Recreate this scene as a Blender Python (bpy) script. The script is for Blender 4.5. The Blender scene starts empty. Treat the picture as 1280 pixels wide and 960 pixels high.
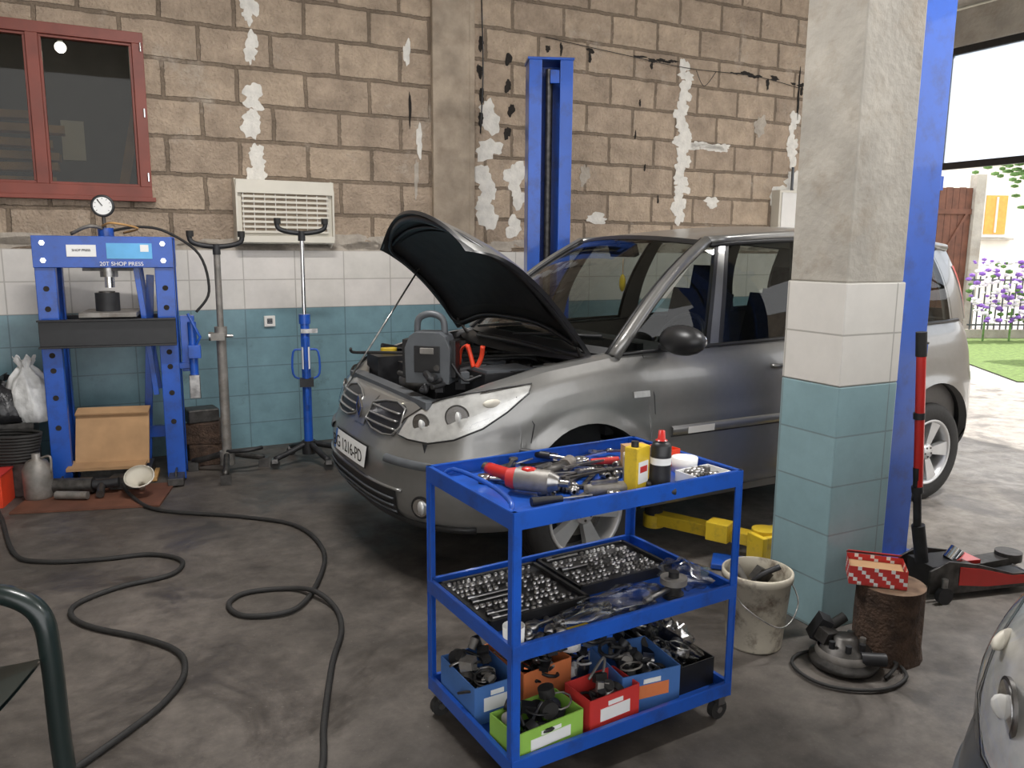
import bpy, math, random, bisect
from mathutils import Vector, Matrix, Euler
random.seed(7)
R=random.uniform
D=math.radians
sc=bpy.context.scene
# ------------------------------------------------------------------ materials
def newmat(name):
    m=bpy.data.materials.new(name); m.use_nodes=True
    nt=m.node_tree; return m,nt,nt.nodes['Principled BSDF']
def pm(name,col,rough=.5,metal=0,var=.12,scale=8,bump=0,bscale=None,coat=0,spec=None,dirt=None,dirtscale=3,dirtamt=.5):
    m,nt,b=newmat(name); N=nt.nodes; L=nt.links
    tc=N.new('ShaderNodeTexCoord')
    no=N.new('ShaderNodeTexNoise'); no.inputs['Scale'].default_value=scale; no.inputs['Detail'].default_value=6
    L.new(tc.outputs['Object'],no.inputs['Vector'])
    cr=N.new('ShaderNodeValToRGB'); cr.color_ramp.elements[0].position=.3; cr.color_ramp.elements[1].position=.7
    cr.color_ramp.elements[0].color=[c*(1-var) for c in col]+[1]
    cr.color_ramp.elements[1].color=[min(1,c*(1+var)) for c in col]+[1]
    L.new(no.outputs['Fac'],cr.inputs['Fac'])
    out=cr.outputs['Color']
    if dirt:
        n2=N.new('ShaderNodeTexNoise'); n2.inputs['Scale'].default_value=dirtscale; n2.inputs['Detail'].default_value=8
        n2.inputs['Roughness'].default_value=.7
        L.new(tc.outputs['Object'],n2.inputs['Vector'])
        c2=N.new('ShaderNodeValToRGB'); c2.color_ramp.elements[0].position=.5; c2.color_ramp.elements[1].position=.68
        c2.color_ramp.elements[1].color=(dirtamt,)*3+(1,)
        L.new(n2.outputs['Fac'],c2.inputs['Fac'])
        mx=N.new('ShaderNodeMixRGB'); mx.inputs['Color2'].default_value=(*dirt,1)
        L.new(c2.outputs['Color'],mx.inputs['Fac']); L.new(out,mx.inputs['Color1']); out=mx.outputs['Color']
    L.new(out,b.inputs['Base Color'])
    b.inputs['Roughness'].default_value=rough; b.inputs['Metallic'].default_value=metal
    if coat: b.inputs['Coat Weight'].default_value=coat; b.inputs['Coat Roughness'].default_value=.05
    if spec is not None: b.inputs['Specular IOR Level'].default_value=spec
    if bump:
        n3=N.new('ShaderNodeTexNoise'); n3.inputs['Scale'].default_value=bscale or scale*4; n3.inputs['Detail'].default_value=6
        L.new(tc.outputs['Object'],n3.inputs['Vector'])
        bp=N.new('ShaderNodeBump'); bp.inputs['Strength'].default_value=bump; bp.inputs['Distance'].default_value=.02
        L.new(n3.outputs['Fac'],bp.inputs['Height']); L.new(bp.outputs['Normal'],b.inputs['Normal'])
    return m
def glassmat(name,tint,ior=1.5,base=.05,rough=.02):
    m=bpy.data.materials.new(name); m.use_nodes=True; nt=m.node_tree; N=nt.nodes; L=nt.links
    N.remove(N['Principled BSDF']); o=N['Material Output']
    t=N.new('ShaderNodeBsdfTransparent'); t.inputs['Color'].default_value=(*tint,1)
    g=N.new('ShaderNodeBsdfGlossy'); g.inputs['Roughness'].default_value=rough
    f=N.new('ShaderNodeFresnel')
    ge=N.new('ShaderNodeNewGeometry'); im=N.new('ShaderNodeMath'); im.operation='MULTIPLY_ADD'
    im.inputs[1].default_value=1/ior-ior; im.inputs[2].default_value=ior
    L.new(ge.outputs['Backfacing'],im.inputs[0]); L.new(im.outputs[0],f.inputs['IOR'])   # thin sheet: same reflectance from both faces
    a=N.new('ShaderNodeMath'); a.operation='ADD'; a.inputs[1].default_value=base; a.use_clamp=True
    x=N.new('ShaderNodeMixShader')
    L.new(f.outputs[0],a.inputs[0]); L.new(a.outputs[0],x.inputs[0]); L.new(t.outputs[0],x.inputs[1]); L.new(g.outputs[0],x.inputs[2]); L.new(x.outputs[0],o.inputs[0])
    return m
def frostmat(name):
    m=bpy.data.materials.new(name); m.use_nodes=True; nt=m.node_tree; N=nt.nodes; L=nt.links
    N.remove(N['Principled BSDF']); o=N['Material Output']
    t=N.new('ShaderNodeBsdfTranslucent'); t.inputs['Color'].default_value=(.75,.80,.88,1)
    d=N.new('ShaderNodeBsdfTransparent'); d.inputs['Color'].default_value=(.80,.84,.90,1)
    n=N.new('ShaderNodeTexNoise'); n.inputs['Scale'].default_value=1.2
    mr=N.new('ShaderNodeMapRange'); mr.inputs[3].default_value=.3; mr.inputs[4].default_value=.8
    x=N.new('ShaderNodeMixShader'); L.new(n.outputs['Fac'],mr.inputs[0]); L.new(mr.outputs[0],x.inputs[0]); L.new(t.outputs[0],x.inputs[1]); L.new(d.outputs[0],x.inputs[2]); L.new(x.outputs[0],o.inputs[0])
    return m
def brickmat(name,c1,c2,mortar,bw,rh,ms,off,rough=.9,bump=.6,noise=.25,axis='x',zoff=0,blotch=None,gloss=False):
    m,nt,b=newmat(name); N=nt.nodes; L=nt.links
    tc=N.new('ShaderNodeTexCoord'); sp=N.new('ShaderNodeSeparateXYZ'); L.new(tc.outputs['Object'],sp.inputs[0])
    ad=N.new('ShaderNodeMath'); ad.operation='ADD'
    L.new(sp.outputs['X'],ad.inputs[0]); L.new(sp.outputs['Y'],ad.inputs[1])
    az=N.new('ShaderNodeMath'); az.operation='ADD'; az.inputs[1].default_value=zoff; L.new(sp.outputs['Z'],az.inputs[0])
    cb=N.new('ShaderNodeCombineXYZ'); L.new(ad.outputs[0],cb.inputs[0]); L.new(az.outputs[0],cb.inputs[1])
    no=N.new('ShaderNodeTexNoise'); no.inputs['Scale'].default_value=5; no.inputs['Detail'].default_value=8; no.inputs['Roughness'].default_value=.7
    L.new(tc.outputs['Object'],no.inputs['Vector'])
    wob=N.new('ShaderNodeVectorMath'); wob.operation='SCALE'; wob.inputs['Scale'].default_value=(0.0 if gloss else .045)
    L.new(no.outputs['Color'],wob.inputs[0]); va=N.new('ShaderNodeVectorMath'); L.new(cb.outputs[0],va.inputs[0]); L.new(wob.outputs[0],va.inputs[1])
    br=N.new('ShaderNodeTexBrick'); L.new(va.outputs[0],br.inputs['Vector'])
    br.offset=off; br.inputs['Scale'].default_value=1; br.inputs['Brick Width'].default_value=bw; br.inputs['Row Height'].default_value=rh
    br.inputs['Mortar Size'].default_value=ms; br.inputs['Mortar Smooth'].default_value=.25
    br.inputs['Color1'].default_value=(*c1,1); br.inputs['Color2'].default_value=(*c2,1); br.inputs['Mortar'].default_value=(*mortar,1)
    hs=N.new('ShaderNodeMixRGB'); hs.blend_type='MULTIPLY'; hs.inputs['Fac'].default_value=1
    cr=N.new('ShaderNodeValToRGB'); cr.color_ramp.elements[0].position=.3; cr.color_ramp.elements[1].position=.75
    cr.color_ramp.elements[0].color=(1-noise,)*3+(1,); cr.color_ramp.elements[1].color=(1+noise*.6,)*3+(1,)
    L.new(no.outputs['Fac'],cr.inputs[0]); L.new(br.outputs['Color'],hs.inputs['Color1']); L.new(cr.outputs[0],hs.inputs['Color2'])
    out=hs.outputs[0]
    if blotch:
        n2=N.new('ShaderNodeTexNoise'); n2.inputs['Scale'].default_value=blotch[1]; n2.inputs['Detail'].default_value=9; n2.inputs['Roughness'].default_value=.75
        L.new(tc.outputs['Object'],n2.inputs['Vector'])
        c2r=N.new('ShaderNodeValToRGB'); c2r.color_ramp.elements[0].position=blotch[2]; c2r.color_ramp.elements[1].position=blotch[2]+.1
        c2r.color_ramp.elements[1].color=(blotch[3],)*3+(1,)
        L.new(n2.outputs['Fac'],c2r.inputs[0]); mx=N.new('ShaderNodeMixRGB'); mx.inputs['Color2'].default_value=(*blotch[0],1)
        L.new(c2r.outputs[0],mx.inputs['Fac']); L.new(out,mx.inputs['Color1']); out=mx.outputs[0]
    L.new(out,b.inputs['Base Color']); b.inputs['Roughness'].default_value=rough
    bp=N.new('ShaderNodeBump'); bp.inputs['Strength'].default_value=bump; bp.inputs['Distance'].default_value=.02
    mm=N.new('ShaderNodeMath'); mm.operation='MULTIPLY_ADD'; mm.inputs[1].default_value=-1
    n4=N.new('ShaderNodeTexNoise'); n4.inputs['Scale'].default_value=40; n4.inputs['Detail'].default_value=5; L.new(tc.outputs['Object'],n4.inputs['Vector'])
    m5=N.new('ShaderNodeMath'); m5.operation='MULTIPLY'; m5.inputs[1].default_value=(.05 if gloss else 1.1); L.new(n4.outputs['Fac'],m5.inputs[0])
    L.new(br.outputs['Fac'],mm.inputs[0]); L.new(m5.outputs[0],mm.inputs[2]); L.new(mm.outputs[0],bp.inputs['Height']); L.new(bp.outputs['Normal'],b.inputs['Normal'])
    return m

M={}
M['paint']=pm('car_paint_grey',(.235,.232,.222),.30,.55,.03,30,coat=.5)
M['paint2']=pm('car_paint_silver',(.16,.17,.18),.35,.5,.04,30,coat=.4)
M['black']=pm('black_plastic',(.014,.014,.015),.4,0,.2,20)
M['dark']=pm('dark_engine',(.022,.022,.024),.5,.2,.4,15)
M['greyp']=pm('grey_plastic',(.085,.092,.10),.45,0,.15,10)
M['rubber']=pm('rubber',(.018,.017,.016),.7,0,.2,12,bump=.1)
M['alloy']=pm('alloy',(.62,.62,.62),.35,.7,.1,10)
M['chrome']=pm('chrome',(.75,.75,.76),.14,1,.05,10)
M['steel']=pm('tool_steel',(.38,.37,.36),.3,.95,.4,25)
M['dsteel']=pm('dark_steel',(.085,.08,.075),.45,.7,.4,25)
M['castgrey']=pm('weathered_grey_metal',(.25,.235,.215),.55,.5,.3,12,dirt=(.12,.08,.05),dirtscale=9)
M['blue']=pm('blue_paint',(.010,.080,.42),.35,0,.12,4,coat=.3,dirt=(.02,.03,.08),dirtscale=7,dirtamt=.5)
M['lblue']=pm('label_blue',(.12,.42,.75),.4)
M['yellow']=pm('yellow_paint',(.72,.50,.03),.45,0,.12,6,dirt=(.2,.13,.04),dirtscale=12)
M['red']=pm('red_paint',(.55,.02,.015),.35,0,.1,8,coat=.3)
M['redorange']=pm('orange_red_plastic',(.75,.06,.02),.4)
M['white']=pm('white_plastic',(.72,.70,.66),.45,0,.05,6)
M['cream']=pm('cream_enamel',(.66,.62,.53),.45,0,.06,5)
M['plate']=pm('plate_white',(.82,.82,.8),.4,0,.02)
M['card']=pm('cardboard',(.40,.24,.12),.85,0,.12,9)
M['wood']=pm('wood_plank',(.50,.28,.10),.7,0,.25,7)
M['bark']=pm('log_bark',(.075,.045,.03),.9,0,.5,18,bump=.8)
M['logtop']=pm('log_cut',(.17,.11,.07),.9,0,.35,20)
M['winred']=pm('window_frame_paint',(.21,.042,.024),.5,0,.2,6,dirt=(.10,.03,.02))
M['green']=pm('chair_green',(.012,.021,.020),.3,0,.1,4,coat=.2)
M['lime']=pm('lime_card',(.28,.52,.08),.6)
M['orange']=pm('orange_card',(.68,.20,.07),.6)
M['bluecard']=pm('blue_card',(.06,.16,.42),.6)
M['redcard']=pm('red_card',(.55,.035,.03),.6)
M['plaster']=pm('plaster_patch',(.72,.69,.63),.9,0,.12,14,bump=.4)
M['cement']=pm('cement_smear',(.42,.37,.31),.95,0,.2,10,bump=.5)
M['hole']=pm('dark_hole',(.02,.016,.013),.95,0,.4,20)
M['concrete']=pm('concrete',(.40,.37,.32),.9,0,.18,4,bump=.3,bscale=30,dirt=(.28,.23,.17),dirtscale=5)
M['formconc']=pm('formed_concrete',(.38,.31,.235),.9,0,.25,6,bump=.5,bscale=25,dirt=(.24,.18,.13),dirtscale=4)
M['bucket']=pm('stained_bucket',(.55,.50,.40),.5,0,.15,6,dirt=(.09,.055,.035),dirtscale=9,dirtamt=.95)
M['oil']=pm('old_oil',(.03,.02,.012),.15,0,.3,6)
M['grass']=pm('grass',(.11,.17,.04),.95,0,.35,14,bump=.6)
M['gatewood']=pm('gate_wood',(.13,.05,.028),.7,0,.3,6)
M['leaf']=pm('leaf',(.10,.20,.05),.8,0,.4,12)
M['purple']=pm('purple_petal',(.26,.12,.50),.7,0,.3,12)
M['petal']=pm('white_petal',(.85,.80,.88),.7)
M['housewall']=pm('house_render',(.72,.68,.60),.9,0,.06,3)
M['roof']=pm('roof_tile',(.35,.12,.07),.8,0,.2,8)
M['clear']=glassmat('clear_film',(.90,.90,.89),1.35,.10,.18)
M['film']=pm('milky_plastic_film',(.62,.62,.61),.25,0,.3,9,bump=.6,bscale=12)
M['glass']=glassmat('car_glass',(.52,.55,.53),1.40,.01)
M['wglass']=glassmat('window_glass',(.60,.60,.56),1.35,.0)
M['frost']=frostmat('frosted_panel')
M['lamp']=glassmat('lamp_lens',(.97,.97,.97),1.35,.03)
M['reflector']=pm('lamp_reflector',(.68,.68,.66),.3,.5,.12,30)
M['seat']=pm('seat_fabric',(.05,.05,.052),.9,0,.2,30)
M['tan']=pm('interior_trim',(.12,.11,.10),.8)
M['ivory']=pm('ivory_lining',(.36,.33,.29),.85)
M['amber']=pm('amber',(.70,.32,.05),.3)
M['bag']=pm('black_bag',(.02,.02,.022),.3,0,.3,10,bump=.8,bscale=14)
def emis(name,col,s):
    m,nt,b=newmat(name); b.inputs['Emission Color'].default_value=(*col,1); b.inputs['Emission Strength'].default_value=s; b.inputs['Base Color'].default_value=(*col,1); return m
M['tube']=emis('lamp_glow',(1,.97,.92),6)  # glow of the added ceiling fixtures and the store room bulb

def floormat():
    m,nt,b=newmat('stained_concrete_floor'); N=nt.nodes; L=nt.links
    tc=N.new('ShaderNodeTexCoord')
    def noise(s,d=8,r=.65,dist=0):
        n=N.new('ShaderNodeTexNoise'); n.inputs['Scale'].default_value=s; n.inputs['Detail'].default_value=d; n.inputs['Roughness'].default_value=r; n.inputs['Distortion'].default_value=dist
        L.new(tc.outputs['Object'],n.inputs['Vector']); return n
    def ramp(n,p0,c0,p1,c1):
        cr=N.new('ShaderNodeValToRGB'); e=cr.color_ramp.elements; e[0].position=p0; e[0].color=(*c0,1); e[1].position=p1; e[1].color=(*c1,1); L.new(n,cr.inputs[0]); return cr.outputs[0]
    def mix(f,a_,b_,mode='MIX'):
        x=N.new('ShaderNodeMixRGB'); x.blend_type=mode
        for s_,v in zip(x.inputs,(f,a_,b_)):
            if isinstance(v,(int,float)): s_.default_value=v
            elif isinstance(v,tuple): s_.default_value=(*v,1)
            else: L.new(v,s_)
        return x.outputs[0]
    a=noise(.8,9,.7)
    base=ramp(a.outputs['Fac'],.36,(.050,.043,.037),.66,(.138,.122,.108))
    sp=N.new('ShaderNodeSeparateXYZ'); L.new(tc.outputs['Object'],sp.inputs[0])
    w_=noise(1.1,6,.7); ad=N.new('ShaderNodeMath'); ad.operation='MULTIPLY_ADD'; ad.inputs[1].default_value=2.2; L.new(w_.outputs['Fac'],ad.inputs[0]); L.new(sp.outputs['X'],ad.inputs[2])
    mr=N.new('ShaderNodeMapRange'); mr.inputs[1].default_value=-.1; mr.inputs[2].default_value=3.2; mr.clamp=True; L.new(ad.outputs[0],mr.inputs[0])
    base=mix(mr.outputs[0],base,(.36,.34,.315))  # paler to the right: brightness of the open side put into colour, with dust
    c=noise(7,8,.7); base=mix(1.0,base,ramp(c.outputs['Fac'],.35,(.66,.64,.62),.65,(1.2,1.17,1.14)),'MULTIPLY')
    st=noise(1.7,9,.72,.6); stf=ramp(st.outputs['Fac'],.51,(0,0,0),.64,(.7,.7,.7)); base=mix(stf,base,(.028,.024,.021))
    s2=noise(5.5,7,.7); base=mix(ramp(s2.outputs['Fac'],.60,(0,0,0),.70,(.5,.5,.5)),base,(.04,.034,.03))
    g=noise(60,4); base=mix(ramp(g.outputs['Fac'],.64,(0,0,0),.74,(.4,.4,.4)),base,(.26,.24,.215))
    L.new(base,b.inputs['Base Color'])
    rr=N.new('ShaderNodeMapRange'); rr.inputs[1].default_value=.4; rr.inputs[2].default_value=.66; rr.inputs[3].default_value=.70; rr.inputs[4].default_value=.34; L.new(st.outputs['Fac'],rr.inputs[0]); L.new(rr.outputs[0],b.inputs['Roughness'])
    bp=N.new('ShaderNodeBump'); bp.inputs['Strength'].default_value=.3; bp.inputs['Distance'].default_value=.01; L.new(c.outputs['Fac'],bp.inputs['Height']); L.new(bp.outputs['Normal'],b.inputs['Normal'])
    return m
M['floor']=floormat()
M['yard']=pm('yard_concrete',(.42,.40,.38),.85,0,.2,2,bump=.2)
M['block']=brickmat('hollow_block_wall',(.50,.39,.285),(.40,.31,.23),(.23,.175,.125),.52,.27,.016,.5,noise=.38,blotch=((.50,.43,.35),1.6,.56,.6),bump=1.0)
M['twhite']=brickmat('white_wall_tile',(.68,.64,.60),(.64,.61,.56),(.44,.41,.37),.40,.23,.005,0,rough=.3,bump=.15,noise=.12,gloss=True,zoff=-.20,blotch=((.45,.39,.33),2.5,.62,.4))
M['tcyan']=brickmat('teal_wall_tile',(.18,.30,.34),(.16,.28,.32),(.12,.19,.22),.40,.23,.005,0,rough=.3,bump=.15,noise=.2,gloss=True,zoff=-.20,blotch=((.09,.13,.13),3,.58,.55))
M['ptwhite']=brickmat('white_pillar_tile',(.70,.67,.62),(.68,.65,.60),(.42,.40,.36),.30,.21,.004,0,rough=.3,bump=.15,noise=.08,gloss=True,zoff=-.01)
M['ptcyan']=brickmat('teal_pillar_tile',(.27,.40,.43),(.25,.38,.41),(.20,.27,.28),.30,.21,.004,0,rough=.3,bump=.15,noise=.14,gloss=True,zoff=-.01,blotch=((.2,.22,.2),4,.60,.5))

# ------------------------------------------------------------------ mesh builder
def cat(pts,n=8,closed=False):
    P=[Vector(p) for p in pts]; out=[]; m=len(P)
    rng=m if closed else m-1
    for i in range(rng):
        if closed: a,b,c,d=P[i-1],P[i],P[(i+1)%m],P[(i+2)%m]
        else: a,b,c,d=P[max(i-1,0)],P[i],P[i+1],P[min(i+2,m-1)]
        for k in range(n):
            t=k/n
            out.append(.5*((2*b)+(c-a)*t+(2*a-5*b+4*c-d)*t*t+(3*b-a-3*c+d)*t**3))
    if not closed: out.append(P[-1])
    return out
class MB:
    def __init__(s): s.v=[];s.f=[];s.m=[];s.sm=[];s.mats=[]
    def mi(s,k):
        if k not in s.mats: s.mats.append(k)
        return s.mats.index(k)
    def add(s,vs,fs,mat,smooth=False,X=None):
        o=len(s.v); i=s.mi(mat)
        for p in vs:
            p=Vector(p); s.v.append(X@p if X else p)
        for f in fs: s.f.append([o+a for a in f]); s.m.append(i); s.sm.append(smooth)
    def box(s,c,d,mat,rot=(0,0,0),X=None,taper=1):
        x,y,z=[a/2 for a in d]; t=taper
        vs=[(-x,-y,-z),(x,-y,-z),(x,y,-z),(-x,y,-z),(-x*t,-y*t,z),(x*t,-y*t,z),(x*t,y*t,z),(-x*t,y*t,z)]
        T=Matrix.Translation(Vector(c))@Euler([D(a) for a in rot]).to_matrix().to_4x4()
        if X: T=X@T
        s.add(vs,[(3,2,1,0),(4,5,6,7),(0,1,5,4),(1,2,6,5),(2,3,7,6),(3,0,4,7)],mat,False,T)
    def cyl(s,p0,p1,r,mat,r1=None,n=16,caps=True,smooth=True):
        p0=Vector(p0);p1=Vector(p1); r1=r if r1 is None else r1
        ax=(p1-p0).normalized(); q=ax.to_track_quat('Z','Y').to_matrix()
        vs=[];
        for P,rr in((p0,r),(p1,r1)):
            for i in range(n):
                a=2*math.pi*i/n; vs.append(P+q@Vector((rr*math.cos(a),rr*math.sin(a),0)))
        s.add(vs,[(i,(i+1)%n,n+(i+1)%n,n+i) for i in range(n)],mat,smooth)
        if caps: s.add(vs[:n],[tuple(range(n))[::-1]],mat); s.add(vs[n:],[tuple(range(n))],mat)
    def tube(s,pts,r,mat,n=8,closed=False,sm=0,flat=None):
        P=cat(pts,sm,closed) if sm else [Vector(p) for p in pts]
        m=len(P); vs=[]; up=None
        for i in range(m):
            a=P[i-1] if (i>0 or closed) else P[i]; b=P[(i+1)%m] if (i<m-1 or closed) else P[i]
            t=(b-a).normalized()
            if up is None:
                up=Vector((0,0,1)) if abs(t.z)<.9 else Vector((1,0,0))
            u=(up-t*up.dot(t)).normalized(); w=t.cross(u); up=u
            rr=r(i/(m-1)) if callable(r) else r
            for k in range(n):
                an=2*math.pi*k/n
                vs.append(P[i]+u*rr*math.cos(an)*(flat or 1)+w*rr*math.sin(an))
        fs=[]
        for i in range(m if closed else m-1):
            j=(i+1)%m
            for k in range(n): fs.append((i*n+k,i*n+(k+1)%n,j*n+(k+1)%n,j*n+k))
        if not closed: fs+= [tuple(range(n))[::-1],tuple(range((m-1)*n,m*n))]
        s.add(vs,fs,mat,True)
    def lathe(s,prof,mat,o=(0,0,0),axis='Z',n=24,X=None,jit=0):
        vs=[]
        for (r,z) in prof:
            for i in range(n):
                a=2*math.pi*i/n; rr=r*(1+R(-jit,jit))
                p=(rr*math.cos(a),rr*math.sin(a),z)
                if axis=='Y': p=(p[0],p[2],p[1])
                if axis=='X': p=(p[2],p[0],p[1])
                vs.append(Vector(p)+Vector(o))
        fs=[]
        for j in range(len(prof)-1):
            for i in range(n): fs.append((j*n+i,j*n+(i+1)%n,(j+1)*n+(i+1)%n,(j+1)*n+i))
        s.add(vs,fs,mat,True,X)
    def grid(s,G,mat,smooth=True):
        a=len(G);b=len(G[0]); vs=[p for r in G for p in r]
        s.add(vs,[(i*b+j,i*b+j+1,(i+1)*b+j+1,(i+1)*b+j) for i in range(a-1) for j in range(b-1)],mat,smooth)
    def ball(s,c,r,mat,n=12,X=None,jit=0):
        if not hasattr(r,'__len__'): r=(r,r,r)
        m=n//2+1; vs=[];
        for j in range(m+1):
            ph=math.pi*j/m
            for i in range(n):
                th=2*math.pi*i/n; k=1+R(-jit,jit)
                vs.append(Vector((c[0]+r[0]*k*math.sin(ph)*math.cos(th),c[1]+r[1]*k*math.sin(ph)*math.sin(th),c[2]+r[2]*k*math.cos(ph))))
        s.add(vs,[(j*n+i,(j+1)*n+i,(j+1)*n+(i+1)%n,j*n+(i+1)%n) for j in range(m) for i in range(n)],mat,True,X)
    def prism(s,poly,z0,z1,mat,X=None,smooth=False):
        n=len(poly); vs=[(p[0],p[1],z0) for p in poly]+[(p[0],p[1],z1) for p in poly]
        s.add(vs,[tuple(range(n))[::-1],tuple(range(n,2*n))]+[(i,(i+1)%n,n+(i+1)%n,n+i) for i in range(n)],mat,smooth,X)
    def obj(s,name,loc=(0,0,0),rz=0,parent=None,bevel=0,solid=0,sub=0,rot=None,matoff=0):
        me=bpy.data.meshes.new(name); me.from_pydata([tuple(p) for p in s.v],[],s.f)
        for k in s.mats: me.materials.append(M[k])
        me.polygons.foreach_set('material_index',s.m); me.polygons.foreach_set('use_smooth',s.sm); me.update()
        o=bpy.data.objects.new(name,me); sc.collection.objects.link(o)
        o.location=loc; o.rotation_euler=(0,0,D(rz)) if rot is None else [D(a) for a in rot]
        if parent: o.parent=parent
        if solid:
            q=o.modifiers.new('s','SOLIDIFY'); q.thickness=solid; q.offset=-1; q.material_offset=matoff
        if bevel:
            q=o.modifiers.new('b','BEVEL'); q.width=bevel; q.segments=2; q.limit_method='ANGLE'; q.angle_limit=D(50); q.harden_normals=False
        if sub: q=o.modifiers.new('u','SUBSURF'); q.levels=sub; q.render_levels=sub
        return o
def empty(name,loc=(0,0,0),rz=0):
    o=bpy.data.objects.new(name,None); sc.collection.objects.link(o); o.location=loc; o.rotation_euler=(0,0,D(rz)); o.empty_display_size=.2; return o
def text(name,body,size,mat,loc,rot,parent):
    c=bpy.data.curves.new(name,'FONT'); c.body=body; c.size=size; c.extrude=.0008; c.align_x='CENTER'; c.align_y='CENTER'
    c.materials.append(M[mat]); o=bpy.data.objects.new(name,c); sc.collection.objects.link(o); o.location=loc; o.rotation_euler=rot; o.parent=parent
    return o

# ------------------------------------------------------------------ camera
cam=bpy.data.cameras.new('camera'); co=bpy.data.objects.new('camera',cam); sc.collection.objects.link(co); sc.camera=co
cam.sensor_width=36; cam.lens=36*1000/1280; cam.clip_end=200
pitch=math.atan(.168)
fwd=Vector((0,math.cos(pitch),-math.sin(pitch)))
q=fwd.to_track_quat('-Z','Y').to_matrix().to_4x4()
co.matrix_world=Matrix.Translation((0,0,1.6))@q@Matrix.Rotation(.0078,4,'Z')

# ------------------------------------------------------------------ building frame: local x along back wall, -y toward room
W0=(0,7.428,0); BA=27.0
def blob(cx,cz,rx,rz,jit=.3,n=26):
    a1,a2,a3=[R(0,6.28) for _ in range(3)]; k1,k2,k3=R(.5,1)*jit*.7,R(.4,1)*jit*.6,R(.3,1)*jit*.5
    out=[]
    for i in range(n):
        t=2*math.pi*i/n; f=1+k1*math.sin(2*t+a1)+k2*math.sin(3*t+a2)+k3*math.sin(7*t+a3)+R(-jit,jit)*.25
        out.append((cx+rx*math.cos(t)*f,cz+rz*math.sin(t)*f))
    return out
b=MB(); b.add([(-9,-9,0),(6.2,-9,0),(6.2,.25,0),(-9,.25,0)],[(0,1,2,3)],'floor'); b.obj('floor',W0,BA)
b=MB(); b.add([(6.2,-14,-.012),(40,-14,-.012),(40,.25,-.012),(6.2,.25,-.012)],[(0,1,2,3)],'yard')
b.add([(-20,.25,-.012),(40,.25,-.012),(40,14,-.012),(-20,14,-.012)],[(0,1,2,3)],'yard'); b.obj('yard_ground',W0,BA)
b=MB()
b.add([(6.4,10.0,.0),(14,10.0,.0),(20,15.5,.0),(7.4,15.5,.0)],[(0,1,2,3)],'grass'); b.obj('lawn',(0,0,.004))
b=MB(); H=4.4
WZ0,WZ1=1.955,3.10
def wallbox(x0,x1,z0,z1): b.box(((x0+x1)/2,.125,(z0+z1)/2),(x1-x0,.25,z1-z0),'block')
wallbox(-7,-4.3,0,H); wallbox(-4.3,-3.0,0,WZ0); wallbox(-4.3,-3.0,WZ1,H); wallbox(-3.0,5.7,0,H)
wb=b.obj('wall_back',W0,BA)
b=MB(); b.box((-.65,-.008,1.35),(12.7,.02,.46),'twhite'); b.obj('tile_band_white',parent=wb)
b=MB(); b.box((-.65,-.008,.56),(12.7,.02,1.12),'tcyan'); b.obj('tile_band_teal',parent=wb)
b=MB(); b.box((-.60,-.02,3.0),(.38,.05,2.8),'formconc'); b.box((-.43,-.035,3.0),(.05,.03,2.8),'formconc'); b.obj('wall_concrete_strip',parent=wb,bevel=.006)
b=MB(); XM=Matrix(((1,0,0,0),(0,0,1,0),(0,1,0,0),(0,0,0,1)))
def patch(cx,cz,rx,rz,mat='plaster',d=.004,jit=.35): b.prism(blob(cx,cz,rx,rz,jit),-d,0.0,mat,XM)
def run(x,z0,z1,w,step=.09,mat='plaster'):
    z=z0
    while z<z1:
        if R(0,1)<.88: patch(x+R(-w,w)*.35,z,w*R(.6,1.2),step*R(.5,.95),mat,d=R(.003,.006))
        z+=step
x=-6.5
while x<5.5:
    if not(-.8<x<-.4): patch(x,1.60+R(0,.06),R(.15,.4),R(.03,.08),'cement',.003)
    x+=R(.2,.45)
run(-2.25,2.15,3.45,.06); run(-2.22,2.15,2.4,.04)
run(1.88,1.95,3.45,.08); run(1.9,2.4,2.8,.1)
for k in range(7): patch(1.98+k*.075,2.66+R(-.02,.02),.08,.035)
run(-.27,1.75,2.55,.11,.12); run(-.25,2.7,2.85,.08,.12); run(.03,1.8,2.5,.09,.12); run(3.38,2.3,3.05,.06)
patch(3.25,2.2,.18,.10); patch(3.45,2.35,.14,.1); patch(2.7,1.76,.3,.05); patch(-.9,2.5,.03,.12); patch(-1.0,3.2,.03,.1); patch(-.93,2.2,.02,.15,'cement')
patch(.9,1.9,.12,.05); patch(2.3,2.1,.1,.05); patch(.75,2.3,.05,.1,'cement'); patch(2.9,2.9,.08,.1,'cement')
b.obj('plaster_patches',parent=wb)
b=MB()
for z in (2.72,2.92,3.12,3.35):
    patch(-.33+R(-.01,.01),z,.026,.055,'hole',.006); patch(-.05+R(-.02,.02),z-.1,.03,.055,'hole',.006)
x=.35
while x<3.7:
    zc=3.44-.04*(x-.3)*.5
    if R(0,1)<.6: patch(x,zc+R(-.02,.02),R(.03,.08),R(.008,.022),'hole',.006,.5)
    if R(0,1)<.25: patch(x+R(-.03,.03),zc-R(.03,.08),R(.010,.02),R(.03,.06),'hole',.006,.4)
    x+=R(.10,.2)
patch(-.98,2.75,.010,.15,'hole',.006); patch(3.42,3.25,.015,.2,'hole',.006)
for z in (2.1,2.4,2.7,3.0): patch(1.45+R(-.2,.2),z,.009,.035,'hole',.006)
b.tube([(.3,-.02,3.47),(1.0,-.03,3.42),(1.9,-.03,3.37),(2.8,-.03,3.38),(3.6,-.02,3.30)],.0035,'rubber',sm=6,n=6)
b.tube([(2.0,-.03,3.36),(2.1,-.04,3.22),(2.25,-.03,3.37)],.0035,'rubber',sm=6,n=6)
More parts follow.
